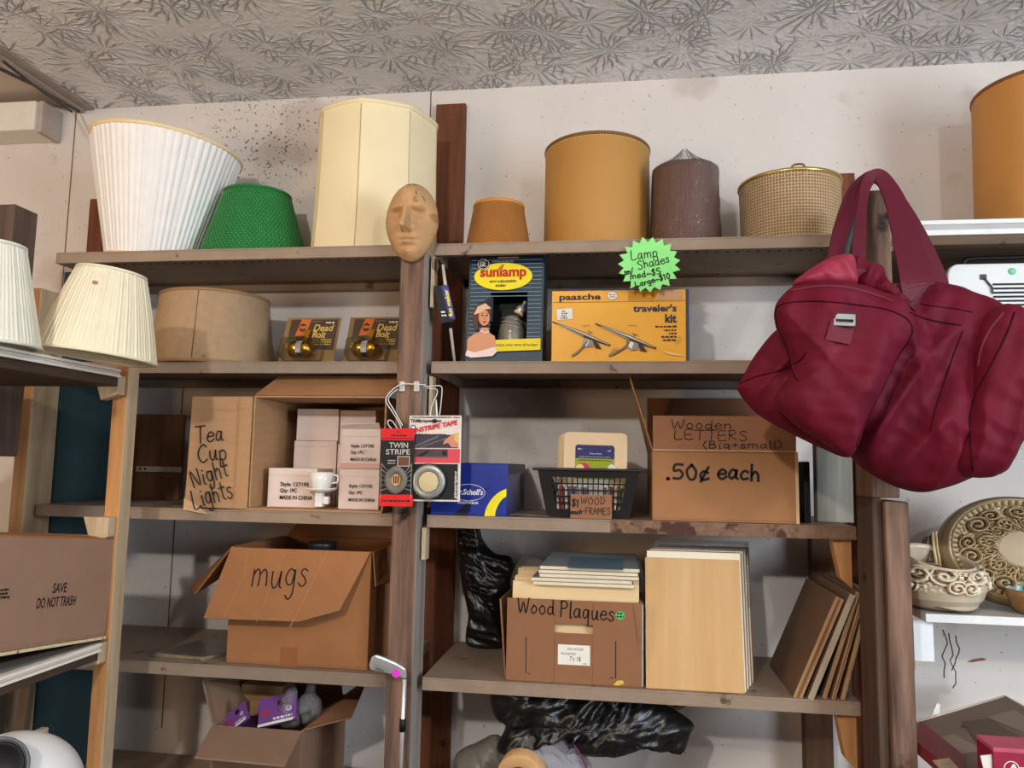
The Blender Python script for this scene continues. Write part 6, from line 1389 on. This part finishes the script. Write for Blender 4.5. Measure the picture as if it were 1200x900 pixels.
mb = MB(); c = [at(1092, 838, 1.74), at(1101, 837, 1.74), at(1102, 826, 1.745), at(1098, 824, 1.745)]; mb.prism([p-c[0] for p in c], (0, .002, 0)); tag(mb.build('paper_scrap', flat('torn_white', (226, 222, 214)), None, loc=c[0]), 'small torn white paper scrap on the edge of the game board', 'paper')
c = at(1146, 773, 1.947); mb = MB(); mb.prism([(-.022, 0, -.006), (-.008, 0, .0), (.012, 0, .004), (.02, 0, .0), (.004, 0, -.003), (-.012, 0, -.007)], (0, -.001, 0)); tag(mb.build('tape_scrap', flat('brown_scrap', (140, 84, 46)), None, loc=(c.x, 1.949, c.z)), 'small brown scrap stuck to the grey wall at the right', 'scrap')

# ================================================================== left side unit goods
# SAVE box (its printed face looks to the right)
al = R(-6.2); zc = at(130, 745, 1.43).z+.004
t = thing('cardboard_box', 'brown cardboard box printed SAVE DO NOT TRASH at the left edge', 'box', (-.992, 1.412, zc), (al, 0, 0))
LB, HB, DB_ = .58, .182, .30; k = .004; mb = MB(); mb.box(-DB_, 0, -LB, 0, 0, k); mb.box(-k, 0, -LB, 0, k, HB); mb.box(-DB_, -DB_+k, -LB, 0, k, HB); mb.box(-DB_+k, -k, -k, 0, k, HB); mb.box(-DB_+k, -k, -LB, -LB+k, k, HB)
mb.build('box_body', mat('save_cardboard', (156, 122, 100), .85, var=.07, scale=12, bump=.12, bscale=60), t, bevel=.0012)
mb = MB(); slab(mb, (-.003, -LB+.02, HB), (-.003, -.004, HB), (-.05, -.01, HB+.006), (-.05, -LB+.03, HB+.004), .003); mb.build('inner_flap', CARD_OR, t)
A = Art((0, 0, HB), Y_, Z_, .001, lift=.0006)
def TS(px, py):
    M = t.matrix_basis if False else (Matrix.Translation((-.992, 1.412, zc)) @ Matrix.Rotation(al, 4, 'X')); q = M.inverted() @ atx(px, py, -.992); return q.y*1000, (HB-q.z)*1000
x0, y0 = TS(61, 695); x1, _ = TS(77, 695); A.text('SAVE', x0, y0, 17, INK, w=(x1-x0), bold=.01)
x0, y0 = TS(42, 713); x1, _ = TS(87, 711); A.text('DO NOT TRASH', x0, y0, 17, INK, w=(x1-x0), bold=.01)
A.build('lettering', t); A = Art((0, 0, HB), Y_, Z_, .001, lift=.0006); x1, y1 = TS(10, 692); A.scribble(x1-60, y1, x1, 3.4, INK, 2); A.scribble(x1-60, y1+6, x1-2, 3.4, INK, 3); A.scribble(x1-60, y1+12, x1+4, 3.4, INK, 4); A.build('small_print', t)
t2 = thing('flat_tray', 'dark flat tray with cream edge tilted under the SAVE box', 'tray', (-.989, 1.40, 1.2485), (R(-3.4), 0, 0))
mb = MB(); mb.box(-.33, -.004, -.60, 0, 0, .004); mb.build('tray', mat('dark_slate_board', (62, 54, 52), .6), t2)
t2 = thing('cream_board', 'thin cream edged board directly under the SAVE box', 'board', (-.990, 1.409, zc-.0055), (al, 0, 0)); mb = MB(); mb.box(-.31, .003, -.58, 0, 0, .005); mb.build('board', mat('cream_board', (226, 208, 168), .6, spots=((150, 120, 84), 60, .62)), t2, bevel=.0008)
# white crumpled paper in the box
mb, _ = pillow([(-18, 640), (2, 634), (14, 638), (30, 640), (30, 648), (-18, 650)], (8, 643), 1.28, .015, .015, at(8, 643, 1.28), folds(.5, 50, 20, .006, 3), rings=8); tag(mb.build('crumpled_paper', PAPER, None, loc=at(8, 643, 1.28)), 'crumpled white paper sticking out of the SAVE box', 'paper')
# white helmet at the bottom left corner
hc = at(14, 930, 1.08); t = thing('white_helmet', 'scuffed white helmet with black lining at the bottom left corner', 'helmet', hc)
WSH = mat('scuffed_white_shell', (226, 226, 226), .35, var=.05, scale=12, spots=((140, 106, 82), 14, .64), coat=.2)
mb = MB(); V = []; n = 64; m_ = 28; 
for i in range(m_+1):
    ph = math.pi*.5*i/m_*1.25
    for j in range(n):
        a = 2*math.pi*j/n; r = .088*math.sin(ph)*(1+.10*abs(math.cos(a))); V.append((r*math.cos(a), r*math.sin(a), .085*math.cos(ph)))
mb.add(V, [(i*n+j, (i+1)*n+j, (i+1)*n+(j+1) % n, i*n+(j+1) % n) for i in range(m_) for j in range(n)], 0, True); mb.build('shell', WSH, t)
cc = at(-4, 900, 1.0)-hc; mb = MB(); Mx = Matrix.Translation(cc) @ ((-ray(0, 900)).to_track_quat('Z', 'Y').to_matrix().to_4x4())
mb.lathe([(.0005, -.004), (.026, -.004), (.030, .002), (.033, .001), (.034, -.012)], 48, 0, M=Mx); mb.build('lining', BLACK, t)
mb = MB(); mb.lathe([(.034, -.006), (.0355, .003), (.039, .003), (.040, -.010)], 72, 0, lambda a, r, z, i: (r, z+(.0008 if int(a*24) % 2 else 0)), M=Mx); mb.build('edge_trim', mat('dark_trim', (96, 96, 98), .4), t)
hb_ = hc.z+.085*math.cos(math.pi*.625)-.0005; sb(-1.36, hc.x+.10, hc.y-.14, hc.y+.11, hb_-.02, hb_, 'shelf_board', [MATS['dark_board']])
c = at(48, 862, 1.30); mb = MB(); mb.box(-.007, .007, -.01, .01, -.02, .012); tag(mb.build('wooden_peg', PALEPINE, None, loc=c, bevel=.002), 'small pale wooden peg behind the white helmet', 'peg')
